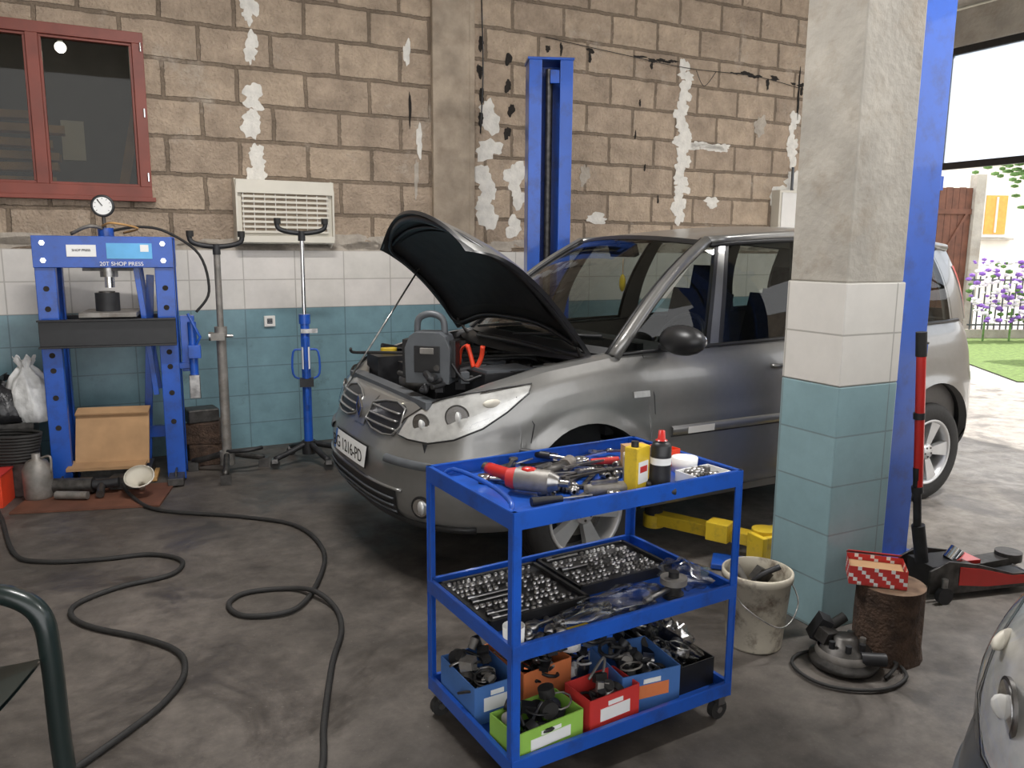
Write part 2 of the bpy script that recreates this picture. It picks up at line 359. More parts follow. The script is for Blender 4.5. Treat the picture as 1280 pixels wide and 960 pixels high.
b.tube([(-.33,-.02,3.7),(-.32,-.03,3.1),(-.34,-.02,2.6)],.006,'black',sm=4)
b.obj('wall_chases',parent=wb)
b=MB(); b.box((-7.125,-4,H/2),(.25,9,H),'concrete'); b.obj('wall_left',W0,BA)
b=MB(); b.box((-.55,-4.3,H+.11),(13.0,9.6,.2),'concrete'); b.obj('ceiling',W0,BA)

# window
b=MB()
zb,zt,xl,xr=WZ0,WZ1,-4.3,-3.0
fw=.075
b.box(((xl+xr)/2,-.0,zb+fw/2),(xr-xl,.10,fw),'winred'); b.box(((xl+xr)/2,0,zt-fw/2),(xr-xl,.10,fw),'winred')
b.box((xr-fw/2,0,(zb+zt)/2),(fw,.10,zt-zb-2*fw),'winred'); b.box((xl+fw/2,0,(zb+zt)/2),(fw,.10,zt-zb-2*fw),'winred'); b.box((-3.69,0,(zb+zt)/2),(fw,.10,zt-zb-2*fw),'winred')
for x0,x1 in((xl+fw,-3.69-fw/2),(-3.69+fw/2,xr-fw)):
    for zz in (zb+fw+.009,zt-fw-.009): b.box(((x0+x1)/2,.0,zz),(x1-x0,.06,.018),'winred')
    for xx in (x0+.009,x1-.009): b.box((xx,0,(zb+zt)/2),(.018,.06,zt-zb-2*fw-.036),'winred')
    b.box(((x0+x1)/2,.005,(zb+zt)/2),(x1-x0,.005,zt-zb-2*fw),'wglass')
for z in(2.1,2.55,3.0): b.cyl((-3.02,-.055,z-.03),(-3.02,-.055,z+.03),.008,'chrome',n=8)
b.box((-3.65,-.03,zb-.015),(1.34,.10,.03),'winred')
b.obj('window_1',W0,BA,bevel=.004)
b=MB()
for x in(-5.4,-2.4): b.box((x,1.5,2.4),(.05,2.4,2.6),'tan')
b.box((-3.9,2.7,2.4),(3.05,.05,2.6),'tan'); b.box((-3.9,1.5,1.1),(3.05,2.45,.05),'tan'); b.box((-3.9,1.5,3.7),(3.05,2.45,.05),'tan')
b.obj('store_room',W0,BA)
b=MB(); b.cyl((0,0,.08),(0,0,.45),.006,'black',n=6); b.cyl((0,0,.04),(0,0,.09),.02,'white'); b.ball((0,0,0),.045,'tube',n=12)
sx_,sy_=-3.55,1.3
po=b.obj('pendant_bulb',(W0[0]+sx_*.891-sy_*.454,W0[1]+sx_*.454+sy_*.891,3.22),0)
l=bpy.data.lights.new('bulb_light','POINT'); l.energy=11; l.shadow_soft_size=.05; l.color=(1,.93,.82)
lo=bpy.data.objects.new('bulb_light',l); sc.collection.objects.link(lo); lo.parent=po; lo.location=(0,0,-.08)
b=MB()
for i in range(7):
    b.box((-4.2+R(-.05,.05),.50+R(0,.1),1.98+i*.095),(1.3+R(-.2,.1),.18,.055),'wood',rot=(0,R(-2,2),R(-3,3)))
b.box((-3.12,.55,2.3),(.07,.05,.9),'wood',rot=(0,12,0)); b.box((-4.2,.55,1.55),(1.6,.4,.8),'wood')
b.box((-3.50,.8,2.42),(.16,.06,.30),'cream')
b.obj('lumber_stack',W0,BA)

# wall heater
b=MB(); cx=-2.06
b.box((cx,-.075,1.87),(.74,.11,.48),'cream',taper=1)
for a_,b_ in((cx-.375,cx-.36),(cx+.36,cx+.375)): b.prism([(0,1.62),(-.05,1.60),(-.16,1.66),(-.17,2.04),(-.10,2.12),(0,2.12)],a_,b_,'cream',Matrix(((0,0,1,0),(1,0,0,0),(0,1,0,0),(0,0,0,1))))
b.box((cx,-.145,2.06),(.74,.05,.10),'cream'); b.box((cx,-.14,1.665),(.74,.05,.05),'cream')
b.box((cx,-.132,1.86),(.66,.004,.30),'formconc')
for i in range(8): b.box((cx,-.15,1.72+i*.038),(.66,.02,.018),'cream')
for i in range(9): b.box((cx-.32+i*.08,-.155,1.86),(.006,.006,.30),'white')
b.obj('wall_heater',W0,BA,bevel=.006)
b=MB(); b.box((-2.2,-.03,1.02),(.085,.025,.085),'white'); b.lathe([(.0,-.004),(.026,-.004),(.03,-.012),(.034,-.012)],'white',(-2.2,-.034,1.02),'Y',16)
b.cyl((-2.21,-.047,1.02),(-2.21,-.04,1.02),.004,'hole',n=8); b.cyl((-2.19,-.047,1.02),(-2.19,-.04,1.02),.004,'hole',n=8)
b.box((-2.2,-.041,1.02),(.045,.004,.045),'greyp'); b.obj('power_outlet',W0,BA,bevel=.003)
b=MB(); b.box((3.36,-.065,2.03),(.48,.12,.44),'cream'); b.box((3.36,-.13,2.03),(.43,.012,.39),'white'); b.box((3.52,-.14,2.03),(.02,.012,.06),'black')
b.cyl((3.36,-.05,2.25),(3.36,-.05,2.5),.015,'greyp'); b.obj('electrical_box',W0,BA,bevel=.006)
for i,(x,y) in enumerate(((-2.6,-3.2),(1.2,-4.6))):  # fixtures added out of view to fill the interior with light
    b=MB(); b.box((0,0,.05),(1.3,.16,.06),'white'); b.cyl((-.6,-.04,0),(.6,-.04,0),.015,'tube'); b.cyl((-.6,.04,0),(.6,.04,0),.015,'tube')
    for sx in(-.62,.62): b.box((sx,0,.01),(.03,.14,.05),'white'); b.cyl((sx*.8,0,.08),(sx*.8,0,.30),.004,'steel',n=6)
    wx=W0[0]+x*.891-y*.454; wy=W0[1]+x*.454+y*.891
    o=b.obj('added_ceiling_lamp',(wx,wy,H-.28),BA)
    l=bpy.data.lights.new('ceiling_fill_light','AREA'); l.shape='RECTANGLE'; l.size=1.2; l.size_y=.15; l.energy=110; l.color=(1,.98,.96)
    lo=bpy.data.objects.new('ceiling_fill_light',l); sc.collection.objects.link(lo); lo.parent=o; lo.location=(0,0,-.03)

# pillar
b=MB()
b.box((.175,.155,.53),(.35,.31,1.06),'ptcyan'); b.box((.175,.155,1.27),(.35,.31,.42),'ptwhite'); b.box((.175,.155,(1.48+H)/2),(.335,.295,H-1.48),'concrete')
b.obj('pillar',(1.323,3.19,0),BA,bevel=.006)

# overhead glazed door panel on the open side
b=MB(); X0=5.72
for z in(2.62,3.92): b.box((X0,-3.2,z),(.06,6.3,.08),'black')
for y in(-.10,-1.75,-3.4,-4.9,-6.3): b.box((X0,y,3.27),(.06,.07,1.3),'black')
b.box((X0,-3.2,3.27),(.008,6.2,1.22),'frost'); b.box((X0,-3.3,4.16),(.12,6.4,.4),'concrete')
b.obj('door_1',W0,BA,bevel=.004)

# ------------------------------------------------------------------ outdoors
b=MB()
for i in range(9): b.box((i*.135,0,1.45),(.125,.03,2.8+.02*(i%2)),'gatewood')
b.box((.54,-.03,.5),(1.2,.03,.1),'gatewood'); b.box((.54,-.03,2.4),(1.2,.03,.1),'gatewood'); b.box((.54,-.035,1.4),(.05,.03,2.2),'gatewood',rot=(0,28,0))
b.box((-.12,0,1.5),(.12,.12,3.0),'gatewood'); b.box((1.25,0,1.55),(.2,.2,3.1),'concrete'); b.obj('wooden_gate',(7.80,15.9,0),5)
b=MB()
for i in range(52): b.box((i*.12,0,.62),(.02,.02,1.1),'greyp')
b.box((3.05,0,1.1),(6.2,.03,.03),'greyp'); b.box((3.05,0,.25),(6.2,.03,.03),'greyp'); b.box((3.05,0,.08),(6.2,.18,.16),'concrete')
b.obj('garden_fence',(8.75,15.3,0),3)
b=MB()
for i in range(900):
    c=(R(0,5.2),R(-.3,.15),R(.35,1.5)); s=R(.03,.075)
    b.ball(c,(s,s,s*.6),random.choice(['leaf','purple','purple','petal','petal','petal']),n=5)
for i in range(10): b.cyl((.3+i*.5,-.05,.0),(.3+i*.5,-.05,.6),.02,'leaf',n=6)
b.obj('flowering_hedge',(8.35,14.7,0),3)
b=MB(); b.box((4,3,3.0),(12,6,6),'housewall'); b.prism([(-2.5,6),(10.5,6),(4,9)],-.3,6.3,'roof',Matrix(((1,0,0,0),(0,0,1,0),(0,1,0,0),(0,0,0,1))))
for x in(-.75,1.6,4.4):
    for z in(2.8,5.2):
        b.box((x,-.03,z),(.9,.08,1.4),'white'); b.box((x,-.06,z),(.7,.08,1.2),'amber'); b.box((x,-.12,z),(.05,.04,1.1),'white'); b.box((x,-.1,z-.75),(1.2,.2,.06),'concrete')
b.obj('neighbour_house',(16.0,26,0),4)
b=MB()
b.tube([(0,0,0),(.1,.1,1.8),(-.1,.2,3.6)],lambda t:.16-.09*t,'bark',sm=4)
for i in range(26):
    a=R(0,6.28); e=(math.cos(a)*R(.6,2.0),math.sin(a)*R(.6,2.0),R(2.9,5.2)); b.tube([(0,.15,R(2,3.5)),(e[0]*.5,e[1]*.5,e[2]-.2),e],.03,'bark',n=5,sm=3)
    for k in range(14):
        c=(e[0]+R(-.5,.5),e[1]+R(-.5,.5),e[2]+R(-.4,.4)); b.ball(c,(R(.07,.16),R(.07,.16),.05),'leaf',n=5)
b.obj('garden_tree',(13.0,18.6,0))
b=MB(); b.box((11.5,-8,1.6),(.25,16,3.2),'formconc'); b.box((11.5,-8,3.24),(.35,16,.08),'concrete')  # unseen wall, added to darken the reflection on the car's rear
for i in range(6): b.box((11.34,-.6-i*2.9,1.6),(.10,.3,3.2),'concrete')
b.obj('added_boundary_wall',W0,BA)

# ------------------------------------------------------------------ CAR
def interp(T,x):
    if x<=T[0][0]: return T[0][1]
    for (a,b_),(c,d) in zip(T,T[1:]):
        if x<=c: return b_+(d-b_)*(x-a)/(c-a)
    return T[-1][1]
XC,WD=.8,.90
ZT=[(0,.775),(.08,.79),(.2,.825),(.4,.885),(.7,.95),(1.1,1.0),(2,1.02),(3,1.045),(4,1.08),(4.3,1.06)]
INS=[(0,.07),(.06,.035),(.15,.01),(.3,0),(.5,.004),(.56,.0),(.62,.012),(.75,.022),(.85,.04),(.93,.062),(1,.095)]
INF=[(0,.10),(.08,.05),(.15,.01),(.3,0),(.5,0),(.58,.012),(.66,.035),(.8,.065),(.92,.10),(1,.15)]
OUT=[]
for i in range(0,61):
    th=i/60*math.pi/2; OUT.append(((XC-XC*math.cos(th)**(2/3)) if i<60 else XC, WD*math.sin(th)**(2/3)))
for i in range(1,60): OUT.append((XC+(3.66-XC)*i/60,WD))
for i in range(0,61):
    th=i/60*math.pi/2; OUT.append((3.66+.6*math.sin(th)**(2/3.4),WD*max(0,math.cos(th))**(2/3.4)))
CUM=[0]
for p,q_ in zip(OUT,OUT[1:]): CUM.append(CUM[-1]+math.dist(p,q_))
LT=CUM[-1]
def outp(a):
    a=max(0,min(LT,a))
    i=max(1,min(len(CUM)-1,bisect.bisect_left(CUM,a)))
    t=(a-CUM[i-1])/max(1e-9,CUM[i]-CUM[i-1])
    return (OUT[i-1][0]+(OUT[i][0]-OUT[i-1][0])*t,OUT[i-1][1]+(OUT[i][1]-OUT[i-1][1])*t)
def outn(a):
    p=outp(a-.02);q_=outp(a+.02)
    if a<.02: return (-1,0)
    if a>LT-.02: return (1,0)
    d=(q_[0]-p[0],q_[1]-p[1]); l=math.hypot(*d) or 1
    return (-d[1]/l,d[0]/l)
def surf(a,z,off=0,side=-1):
    x,y=outp(a); n=outn(a); zt=interp(ZT,x); f=(z-.2)/(zt-.2)
    fr=n[0]**2
    ins=interp(INS,f)*(1-fr)+interp(INF,f)*fr
    X=x-n[0]*(ins-off); Y=y-n[1]*(ins-off)
    return Vector((X,side*Y,z))
def a_of_x(x):
    lo,hi=0,LT
    for _ in range(40):
        m=(lo+hi)/2
        if outp(m)[0]<x: lo=m
        else: hi=m
    return lo
AX=[.90,3.585]; AR=.37; AZ=.33
def zbot(x):
    for xa in AX:
        d=abs(x-xa)
        if d<AR: return max(.2,AZ+math.sqrt(AR*AR-d*d))
    return .2+ (.02 if x<.3 else 0)
aset=set()
a0=a_of_x(AX[0]-AR-.01)
k=0
while k*.045<a0: aset.add(round(k*.045,4)); k+=1
for xa in AX:
    for ph in range(0,181,8): aset.add(round(a_of_x(xa-AR*math.cos(D(ph))),4))
    for dx in(-AR-.012,-AR-.003,AR+.003,AR+.012): aset.add(round(a_of_x(xa+dx),4))
x=AX[0]+AR+.06
while x<AX[1]-AR-.05: aset.add(round(a_of_x(x),4)); x+=.07
a=a_of_x(AX[1]+AR)+.02
while a<LT: aset.add(round(a,4)); a+=.04
aset.add(round(LT,4))
cols=sorted(aset)
NL=22
def body_shell(mb,mat):
    for side in(-1,1):
        G=[]
        for a in cols:
            x,y=outp(a); zb_=zbot(x); zt=interp(ZT,x)
            if zb_>zt-.05: zb_=zt-.05
            row=[]
            for j in range(NL+1):
                z=zb_+(zt-zb_)*j/NL
                off=0
                for xa in AX:
                    rr=math.hypot(x-xa,z-AZ)
                    if rr<AR+.07 and z>.2: off=max(off,.014*(1-(rr-AR)/.07))
                row.append(surf(a,z,off,side))
            G.append(row)
        if side==1: G=G[::-1]
        mb.grid(G,mat)
        mb.grid([[surf(a_of_x(x),z,-.06,side) for z in (.35,.6,.8,interp(ZT,x)-.01)] for x in ts(20,1.2,4.05)],'tan')
        for xa in AX:
            L_=[]
            for ph in range(-14,195,8):
                x=xa-AR*math.cos(D(ph)); z=max(.2,AZ+AR*math.sin(D(ph)))
                p=surf(a_of_x(x),z,.012,side)
                L_.append([p,Vector((x,side*(abs(p.y)-.05),z)),Vector((x,side*.52,z))])
            mb.grid([[r[0],r[1]] for r in L_],mat); mb.grid([[r[1],r[2]] for r in L_],'black')
            mb.add([(xa-.4,side*.52,.2),(xa+.4,side*.52,.2),(xa+.4,side*.52,.75),(xa-.4,side*.52,.75)],[(0,1,2,3)],'black')
    mb.box((.38,0,.27),(.5,1.1,.1),'black'); mb.box((2.2,0,.24),(3.9,1.02,.06),'black'); mb.box((2.25,0,.24),(1.9,1.6,.05),'black')
def BcX(q_,side=-1):
    x=1.10+q_*3.0; p=surf(a_of_x(min(x,4.1)),interp(ZT,x),0,side); return Vector((x,p.y,interp(ZT,x)))
RZ0=1.555
def railp(q_,side):
    return Vector((1.84+q_*2.12, side*(.61+.045*math.sin(math.pi*q_)), RZ0+.065*math.sin(math.pi*(q_*.9+.1))))
def sidep(q_,w,side,off=0):
    p=BcX(q_,side).lerp(railp(q_,side),w); p.y+=side*(.035*math.sin(math.pi*w)+off); return p
def wsb(t): return Vector((1.10-.17*(1-t*t),.80*t,1.0+.02*(1-t*t)))
def wst(t): return Vector((1.84-.10*(1-t*t),.61*t,RZ0+.065*math.sin(math.pi*.1)+.035*(1-t*t)))
def wsp(t,w,off=0):
    p=wsb(t).lerp(wst(t),w); p.z+=.05*math.sin(math.pi*w)*1.0+off*.7; p.x-=off*.6; return p
def roofp(q_,t,off=0):
    r=railp(q_,1); return Vector((r.x-.10*(1-t*t)*(1-q_)+.08*(1-t*t)*q_, r.y*t, r.z+(.035+.03*math.sin(math.pi*q_))*(1-t*t)+off))
def ts(n,a=-1,b_=1): return [a+(b_-a)*i/n for i in range(n+1)]
def make_car(loc,rz,paint,open_hood,raise_=.08):
    E=empty('car',loc,rz); RZ=(0,0,raise_)
    b=MB(); body_shell(b,paint)
    for side in(-1,1):
        G=[];W=[]
        for a in [c for c in cols if outp(c)[0]<1.12]:
            x,y=outp(a); n=outn(a); zt=interp(ZT,x); p=surf(a,zt,0,side)
            ins=.075 if open_hood else .03
            q1=p+Vector((-n[0]*ins,-side*n[1]*ins,.014)); q2=q1+Vector((-n[0]*.012,-side*n[1]*.012,-.02)); q3=Vector((q2.x+.02,q2.y*.97,.5))
            G.append([p,p.lerp(q1,.5)+Vector((0,0,.006)),q1]); W.append([q1,q2,q3])
        b.grid(G if side==-1 else G[::-1],paint); b.grid(W,'black')
    G=[]
    for w in ts(8,0,1):
        row=[]
        for t in ts(12):
            p1=BcX(1,1); p2=railp(1,1)
            bx=Vector((4.10+.1*(1-t*t),p1.y*t,p1.z)); tx=Vector((p2.x+.08*(1-t*t),p2.y*t,p2.z+.035*(1-t*t)))
            row.append(bx.lerp(tx,w)+Vector((.03*math.sin(math.pi*w),0,0)))
        G.append(row)
    b.grid(G[:2],paint); b.grid(G[6:],paint); b.grid(G[1:7],'glass')
    b.grid([[Vector((4.10+.1*(1-t*t),BcX(1,1).y*t,BcX(1,1).z)) for t in ts(12)],[surf(max(0,LT-abs(t)*.8),1.06,0,1 if t>=0 else -1) for t in ts(12)]],paint)
    b.grid([[Vector((4.02,.74*t,z)) for t in ts(4)] for z in(.4,1.06)],'tan')
    b.grid([[roofp(q_,t) for t in ts(14)] for q_ in ts(16,0,1)],paint)
    b.grid([[roofp(q_,t,-.03) for t in ts(14,-.95,.95)] for q_ in ts(16,0,1)],'ivory')
    for side in(-1,1):
        b.tube([railp(q_,side) for q_ in ts(16,0,1)],.026,paint,n=8)
        b.tube([wsp(side,w) for w in ts(8,0,1)],.032,paint,n=8)
        b.tube([wsp(side*.955,w,.006) for w in ts(8,0,1)],.013,'black',n=6)
        def strip(qa,qb,mat,off,w0=0,w1=1):
            b.grid([[sidep(qa[0]+(qa[1]-qa[0])*w,w,side,off),sidep(qb[0]+(qb[1]-qb[0])*w,w,side,off)] for w in ts(8,w0,w1)],mat)
        b.grid([[sidep(q_,w,side) for w in ts(8,0,1)] for q_ in ts(6,.90,1)],paint)
        b.grid([[sidep(q_,w,side,-.03) for w in ts(8,0,1)] for q_ in ts(6,.89,1)],'tan')
        b.grid([[sidep(q_,w,side) for w in ts(8,0,1)] for q_ in ts(24,0,.91)],'glass')
        strip((.205,.04),(.225,.06),paint,.006); strip((.195,.03),(.205,.04),'black',.005); strip((.225,.06),(.236,.072),'black',.005)
        strip((.40,.30),(.45,.345),'black',.005); strip((.74,.66),(.775,.70),'black',.005)
        strip((.40,.30),(.45,.345),'tan',-.03); strip((.74,.66),(.775,.70),'tan',-.03); strip((.195,.03),(.236,.072),'tan',-.02)
        b.tube([sidep(q_,.02,side,.004) for q_ in ts(20,0.01,.93)],.011,'black',n=6)
        b.tube([sidep(q_,.955,side,.004) for q_ in ts(20,0.02,.93)],.014,'black',n=6)
        def seam(pts): b.tube([surf(a_of_x(x),z,.0005,side) for x,z in pts],.0035,'black',n=5)
        seam([(1.33,.26),(1.31,.5),(1.30,.8),(1.27,1.0)]); seam([(2.42,.26),(2.42,.6),(2.40,1.02)]); seam([(1.33,.26),(1.9,.255),(2.42,.26)])
        seam([(2.42,.26),(3.0,.26),(3.17,.42),(3.3,.75),(3.35,1.05)])
        seam([(.56,.56),(.60,.72),(.52,.85)])
        for x0,x1 in((1.40,2.38),(2.46,3.1)):
            b.grid([[surf(a_of_x(x),z,o,side) for z,o in((.585,0),(.59,.016),(.63,.016),(.637,0))] for x in ts(8,x0,x1)],paint)
            b.tube([surf(a_of_x(x),.583,.003,side) for x in ts(8,x0,x1)],.003,'black',n=5)
        b.grid([[surf(a_of_x(x),z,.0185,side) for z in(.592,.628)] for x in ts(3,1.50,1.68)],'white')
        b.grid([[surf(a_of_x(x),z,.006,side) for z in(.80,.83)] for x in ts(3,1.17,1.27)],'reflector')
        for x in(2.22,3.2):
            b.tube([surf(a_of_x(x-.09),.90,0,side),surf(a_of_x(x-.07),.90,.03,side),surf(a_of_x(x+.07),.90,.03,side),surf(a_of_x(x+.09),.90,0,side)],.012,paint,n=8,sm=3)
        b.grid([[sidep(q_,w,side,.006) for w in ts(6,.02,.75)] for q_ in ts(3,.985,1.0)],'red')
    b.obj('body_shell',RZ,0,E)
    b=MB(); b.grid([[wsp(t,w) for t in ts(16)] for w in ts(10,0,1)],'glass'); b.grid([[wsp(t,w,.002) for t in ts(16)] for w in (0,.045)],'black'); b.grid([[wsp(t,w,.002) for t in ts(16)] for w in (.945,1)],'black')
    b.tube([wsp(-.1,.02,.03),wsp(-.45,.06,.02),wsp(-.85,.10,.015)],.008,'black',n=6); b.tube([wsp(.6,.02,.03),wsp(.3,.06,.02),wsp(-.05,.10,.015)],.008,'black',n=6)
    b.grid([[Vector((wsb(t).x-.12,.72*t,.975)),Vector((wsb(t).x,wsb(t).y,1.0))] for t in ts(12)],'black')
    b.obj('windshield',RZ,0,E)
    b=MB()
    def sp(aa,z,off): return surf(abs(aa),z,off,-1 if aa>=0 else 1)
    b.grid([[sp(t,z,.018) for z in(.435,.55)] for t in ts(10,-.26,.26)],'black')
    b.grid([[sp(t,z,.022) for z in(.44,.545)] for t in ts(10,-.25,.25)],'plate')
    b.grid([[sp(t,z,.0235) for z in(.44,.545)] for t in ts(2,-.25,-.215)],'bluecard')
    b.grid([[sp(t,z,.004) for z in ts(4,.24,.385)] for t in ts(20,-.52,.52)],'black')
    for z in(.27,.305,.34): b.tube([sp(t,z,.008) for t in ts(20,-.5,.5)],.006,'greyp',n=6)
    b.tube([sp(t,.39,.004) for t in ts(24,-.56,.56)],.008,paint,n=6)
    b.tube([sp(t,.222,.004) for t in ts(30,-.95,.95)],.020,'black',n=6)
    for sg in(-1,1):
        b.grid([[sp(sg*t,z0+(z1-z0)*w,.004) for w in ts(3,0,1)] for t,z0,z1 in ((.08,.655,.735),(.2,.63,.76),(.33,.625,.77),(.43,.635,.765),(.47,.68,.75))],'black')
        for k in range(3):
            z=.66+k*.036; b.tube([sp(sg*t,z,.012) for t in ts(8,.11,.44)],.009,paint,n=6,flat=.6)
        b.tube([sp(sg*t,z,.008) for t,z in ((.08,.655),(.2,.627),(.33,.622),(.43,.632),(.48,.68),(.45,.755),(.33,.772),(.2,.762),(.08,.737))],.006,paint,n=6,closed=True)
        b.grid([[sp(sg*t,z,o) for z,o in((.505,.0),(.512,.012),(.54,.012),(.546,0))] for t in ts(14,.42,1.12)],'greyp')
        fp=sp(sg*.68,.33,.004); fn=Vector((outn(.68)[0],-sg*outn(.68)[1],0)).normalized()
        b.cyl(fp-fn*.03,fp+fn*.004,.055,'black',n=20); b.cyl(fp,fp+fn*.010,.042,'chrome',n=20); b.ball(fp+fn*.008,(.012,.034,.034),'reflector',n=12)
        bot=[(.45,.645),(.56,.632),(.70,.632),(.84,.66),(.98,.715),(1.10,.785),(1.22,.865)]
        top=[(.49,.715),(.60,.785),(.73,.828),(.86,.856),(.99,.875),(1.12,.893),(1.245,.905)]
        def hl(off,mat,s0=0,s1=1,e0=0,e1=24):
            G=[]
            for i in range(e0,e1+1):
                u=i/24*(len(bot)-1); j=min(int(u),len(bot)-2); t=u-j
                B_=(bot[j][0]+(bot[j+1][0]-bot[j][0])*t,bot[j][1]+(bot[j+1][1]-bot[j][1])*t)
                T_=(top[j][0]+(top[j+1][0]-top[j][0])*t,top[j][1]+(top[j+1][1]-top[j][1])*t)
                G.append([sp(sg*(B_[0]+(T_[0]-B_[0])*w),B_[1]+(T_[1]-B_[1])*w,off+(.016*math.sin(math.pi*w)*math.sin(math.pi*i/24) if off>.01 else 0)) for w in ts(6,s0,s1)])
            b.grid(G,mat)
        hl(.003,'reflector'); hl(.013,'lamp'); hl(.0045,'greyp',0,1,0,1); hl(.0045,'dsteel',.93,1)
        pts=[sp(sg*p[0],p[1],.006) for p in bot]+[sp(sg*p[0],p[1],.006) for p in reversed(top)]
        b.tube(pts,.0045,'black',n=5,closed=True)
        for aa,z,r in((.63,.71,.050),(.85,.76,.058)):
            p=sp(sg*aa,z,.004); n=Vector((outn(aa)[0],-sg*outn(aa)[1],0)).normalized()
            b.cyl(p-n*.004,p+n*.003,r,'dsteel',n=24); b.cyl(p,p+n*.005,r*.88,'chrome',n=24); b.ball(p+n*.004,(.008,r*.45,r*.45),'plate',n=12)
        p=sp(sg*1.03,.825,.008); b.ball(p,(.05,.012,.02),'cream',n=10)
    bp_=Matrix.Translation(sp(0,.705,.03))@Euler((D(90),0,D(-90))).to_matrix().to_4x4()
    b.prism([(-.045,0),(0,-.062),(.045,0),(0,.062)],0,.012,'chrome',bp_)
    b.prism([(-.022,0),(0,-.035),(.022,0),(0,.035)],.012,.014,'dsteel',bp_)
    b.grid([[sp(t,z,.006) for z in ts(3,.62,.77)] for t in ts(3,-.075,.075)],paint)
    b.obj('front_fascia',RZ,0,E)
    text('plate_text','BG 1216-PD',.092,'hole',(-.026,-.012,.492+raise_),(D(90),0,D(-90)),E)
    b=MB(); ym=1.0 if open_hood else .93; rm=.145 if open_hood else .09
    for s_ in(-1,1):
        b.ball((1.36,s_*ym,1.09),(.085,rm,.075),'black',n=16); b.box((1.40,s_*.88,1.04),(.08,.14,.035),'black')
        b.ball((1.40,s_*ym,1.09),(.052,rm-.02,.06),'chrome',n=12)
    b.obj('mirrors',RZ,0,E,bevel=.01)
    b=MB()
    b.grid([[Vector((x-(.15*(1-t*t) if x<1.3 else 0),.74*t,z)) for t in ts(10)] for x,z in((1.12,.97),(1.35,1.0),(1.6,1.02),(1.75,.98),(1.78,.7))],'seat')
    for y in(-.38,.38):
        b.box((2.35,y,.62),(.52,.50,.16),'seat'); b.box((2.66,y,.95),(.14,.48,.60),'seat',rot=(0,14,0)); b.box((2.78,y,1.33),(.09,.26,.17),'seat',rot=(0,10,0))
    b.box((3.3,0,.62),(.5,1.3,.16),'seat'); b.box((3.6,0,.95),(.12,1.3,.55),'seat',rot=(0,14,0))
    for y in(-.42,.42): b.box((3.68,y,1.30),(.08,.24,.14),'seat')
    b.box((2.6,0,.5),(2.9,1.5,.03),'dark'); b.box((1.3,0,.8),(.04,1.5,.5),'black')
    b.tube([(1.86+.10*math.cos(D(a)),-.38+.19*math.sin(D(a)),.98+.17*math.cos(D(a))) for a in range(0,360,20)],.015,'black',closed=True,n=8); b.box((1.84,-.38,.97),(.05,.15,.1),'black')
    b.box((1.72,-.02,1.52),(.04,.24,.07),'black',rot=(0,-20,0)); b.cyl((1.68,0,1.58),(1.72,0,1.52),.01,'black')
    b.cyl((1.72,-.02,1.47),(1.72,-.02,1.38),.002,'amber',n=5); b.ball((1.72,-.02,1.325),(.015,.028,.055),'yellow',n=8)
    b.obj('interior',RZ,0,E,bevel=.03)
    def hp(l,t,off=0):
        w=(.76 if open_hood else .73)-.04*l-.9*max(0,l-.72)**2
        x=1.02-.95*l+.20*t*t*l**3; z=1.025-.02*l-.185*l**2.2+.045*(1-t*t)*(1-.3*l)-.03*abs(t)**6
        return Vector((x-(.10*(1-t*t)*(1-l)),w*t*(1-.10*l**8),z+off))
    al=D(56) if open_hood else 0
    hg=Vector((1.02,0,1.03)); c,s_=math.cos(al),math.sin(al)
    def rot(p):
        dx,dz=p.x-hg.x,p.z-hg.z; return Vector((hg.x+dx*c+dz*s_,p.y,hg.z-dx*s_+dz*c))
    b=MB(); G=[[rot(hp(l,t)) for t in ts(24)] for l in ts(24,0,1)]; b.grid(G,paint)
    G2=[[rot(hp(l,t,-.022)) for t in ts(24,-.985,.985)] for l in ts(24,.01,.99)]; b.grid(G2,'black')
    rim=lambda GG:[r[0] for r in GG]+GG[-1][1:]+[r[-1] for r in GG[::-1]][1:]+GG[0][::-1][1:-1]
    A_,B2=rim(G),rim(G2)
    b.grid([[A_[i%len(A_)],B2[i%len(A_)]] for i in range(len(A_)+1)],'black' if open_hood else paint)
    if open_hood:
        fr=[rot(hp(l,t,-.030)) for l,t in [(.05,-.92),(.3,-.92),(.6,-.92),(.85,-.88),(.94,-.5),(.95,0),(.94,.5),(.85,.88),(.6,.92),(.3,.92),(.05,.92),(.04,.4),(.04,-.4)]]
        b.tube(fr,.02,'black',closed=True,n=8,sm=4,flat=.6)
        b.grid([[rot(hp(l,t,-.030)) for t in ts(10,-.72,.72)] for l in ts(10,.14,.82)],'dark')
        b.tube([rot(hp(.86,t,-.030)) for t in ts(10,-.8,.8)],.015,'black',n=8,flat=.6)
        b.tube([(.16,.45,.80),rot(hp(.55,.85,-.03))],.006,'steel',n=6)
        for s2 in(-1,1): b.tube([(1.03,s2*.66,.96),(.99,s2*.66,1.0),rot(hp(.08,s2*.9,-.02))],.010,'dsteel',n=6)
    b.obj('hood',RZ,0,E)
    if open_hood:
        b=MB()
        b.box((.62,0,.60),(.95,1.3,.05),'dark'); b.box((1.12,0,.80),(.05,1.5,.42),'black')
        b.box((.60,.05,.80),(.42,.55,.16),'black'); b.box((.62,.05,.89),(.34,.42,.03),'dark'); b.box((.62,-.52,.80),(.30,.22,.26),'black')
        b.box((.62,-.52,.935),(.26,.18,.015),'greyp'); b.box((.22,0,.79),(.07,1.15,.035),'greyp'); b.box((.4,.5,.80),(.2,.2,.2),'dark')
        b.cyl((.42,.55,.86),(.42,.55,.93),.05,'yellow'); b.cyl((.88,-.60,.86),(.88,-.60,.95),.06,'castgrey'); b.cyl((.92,.55,.86),(.92,.55,.96),.06,'dsteel')
        b.ball((.36,-.05,.82),(.10,.12,.08),'dsteel',n=12)
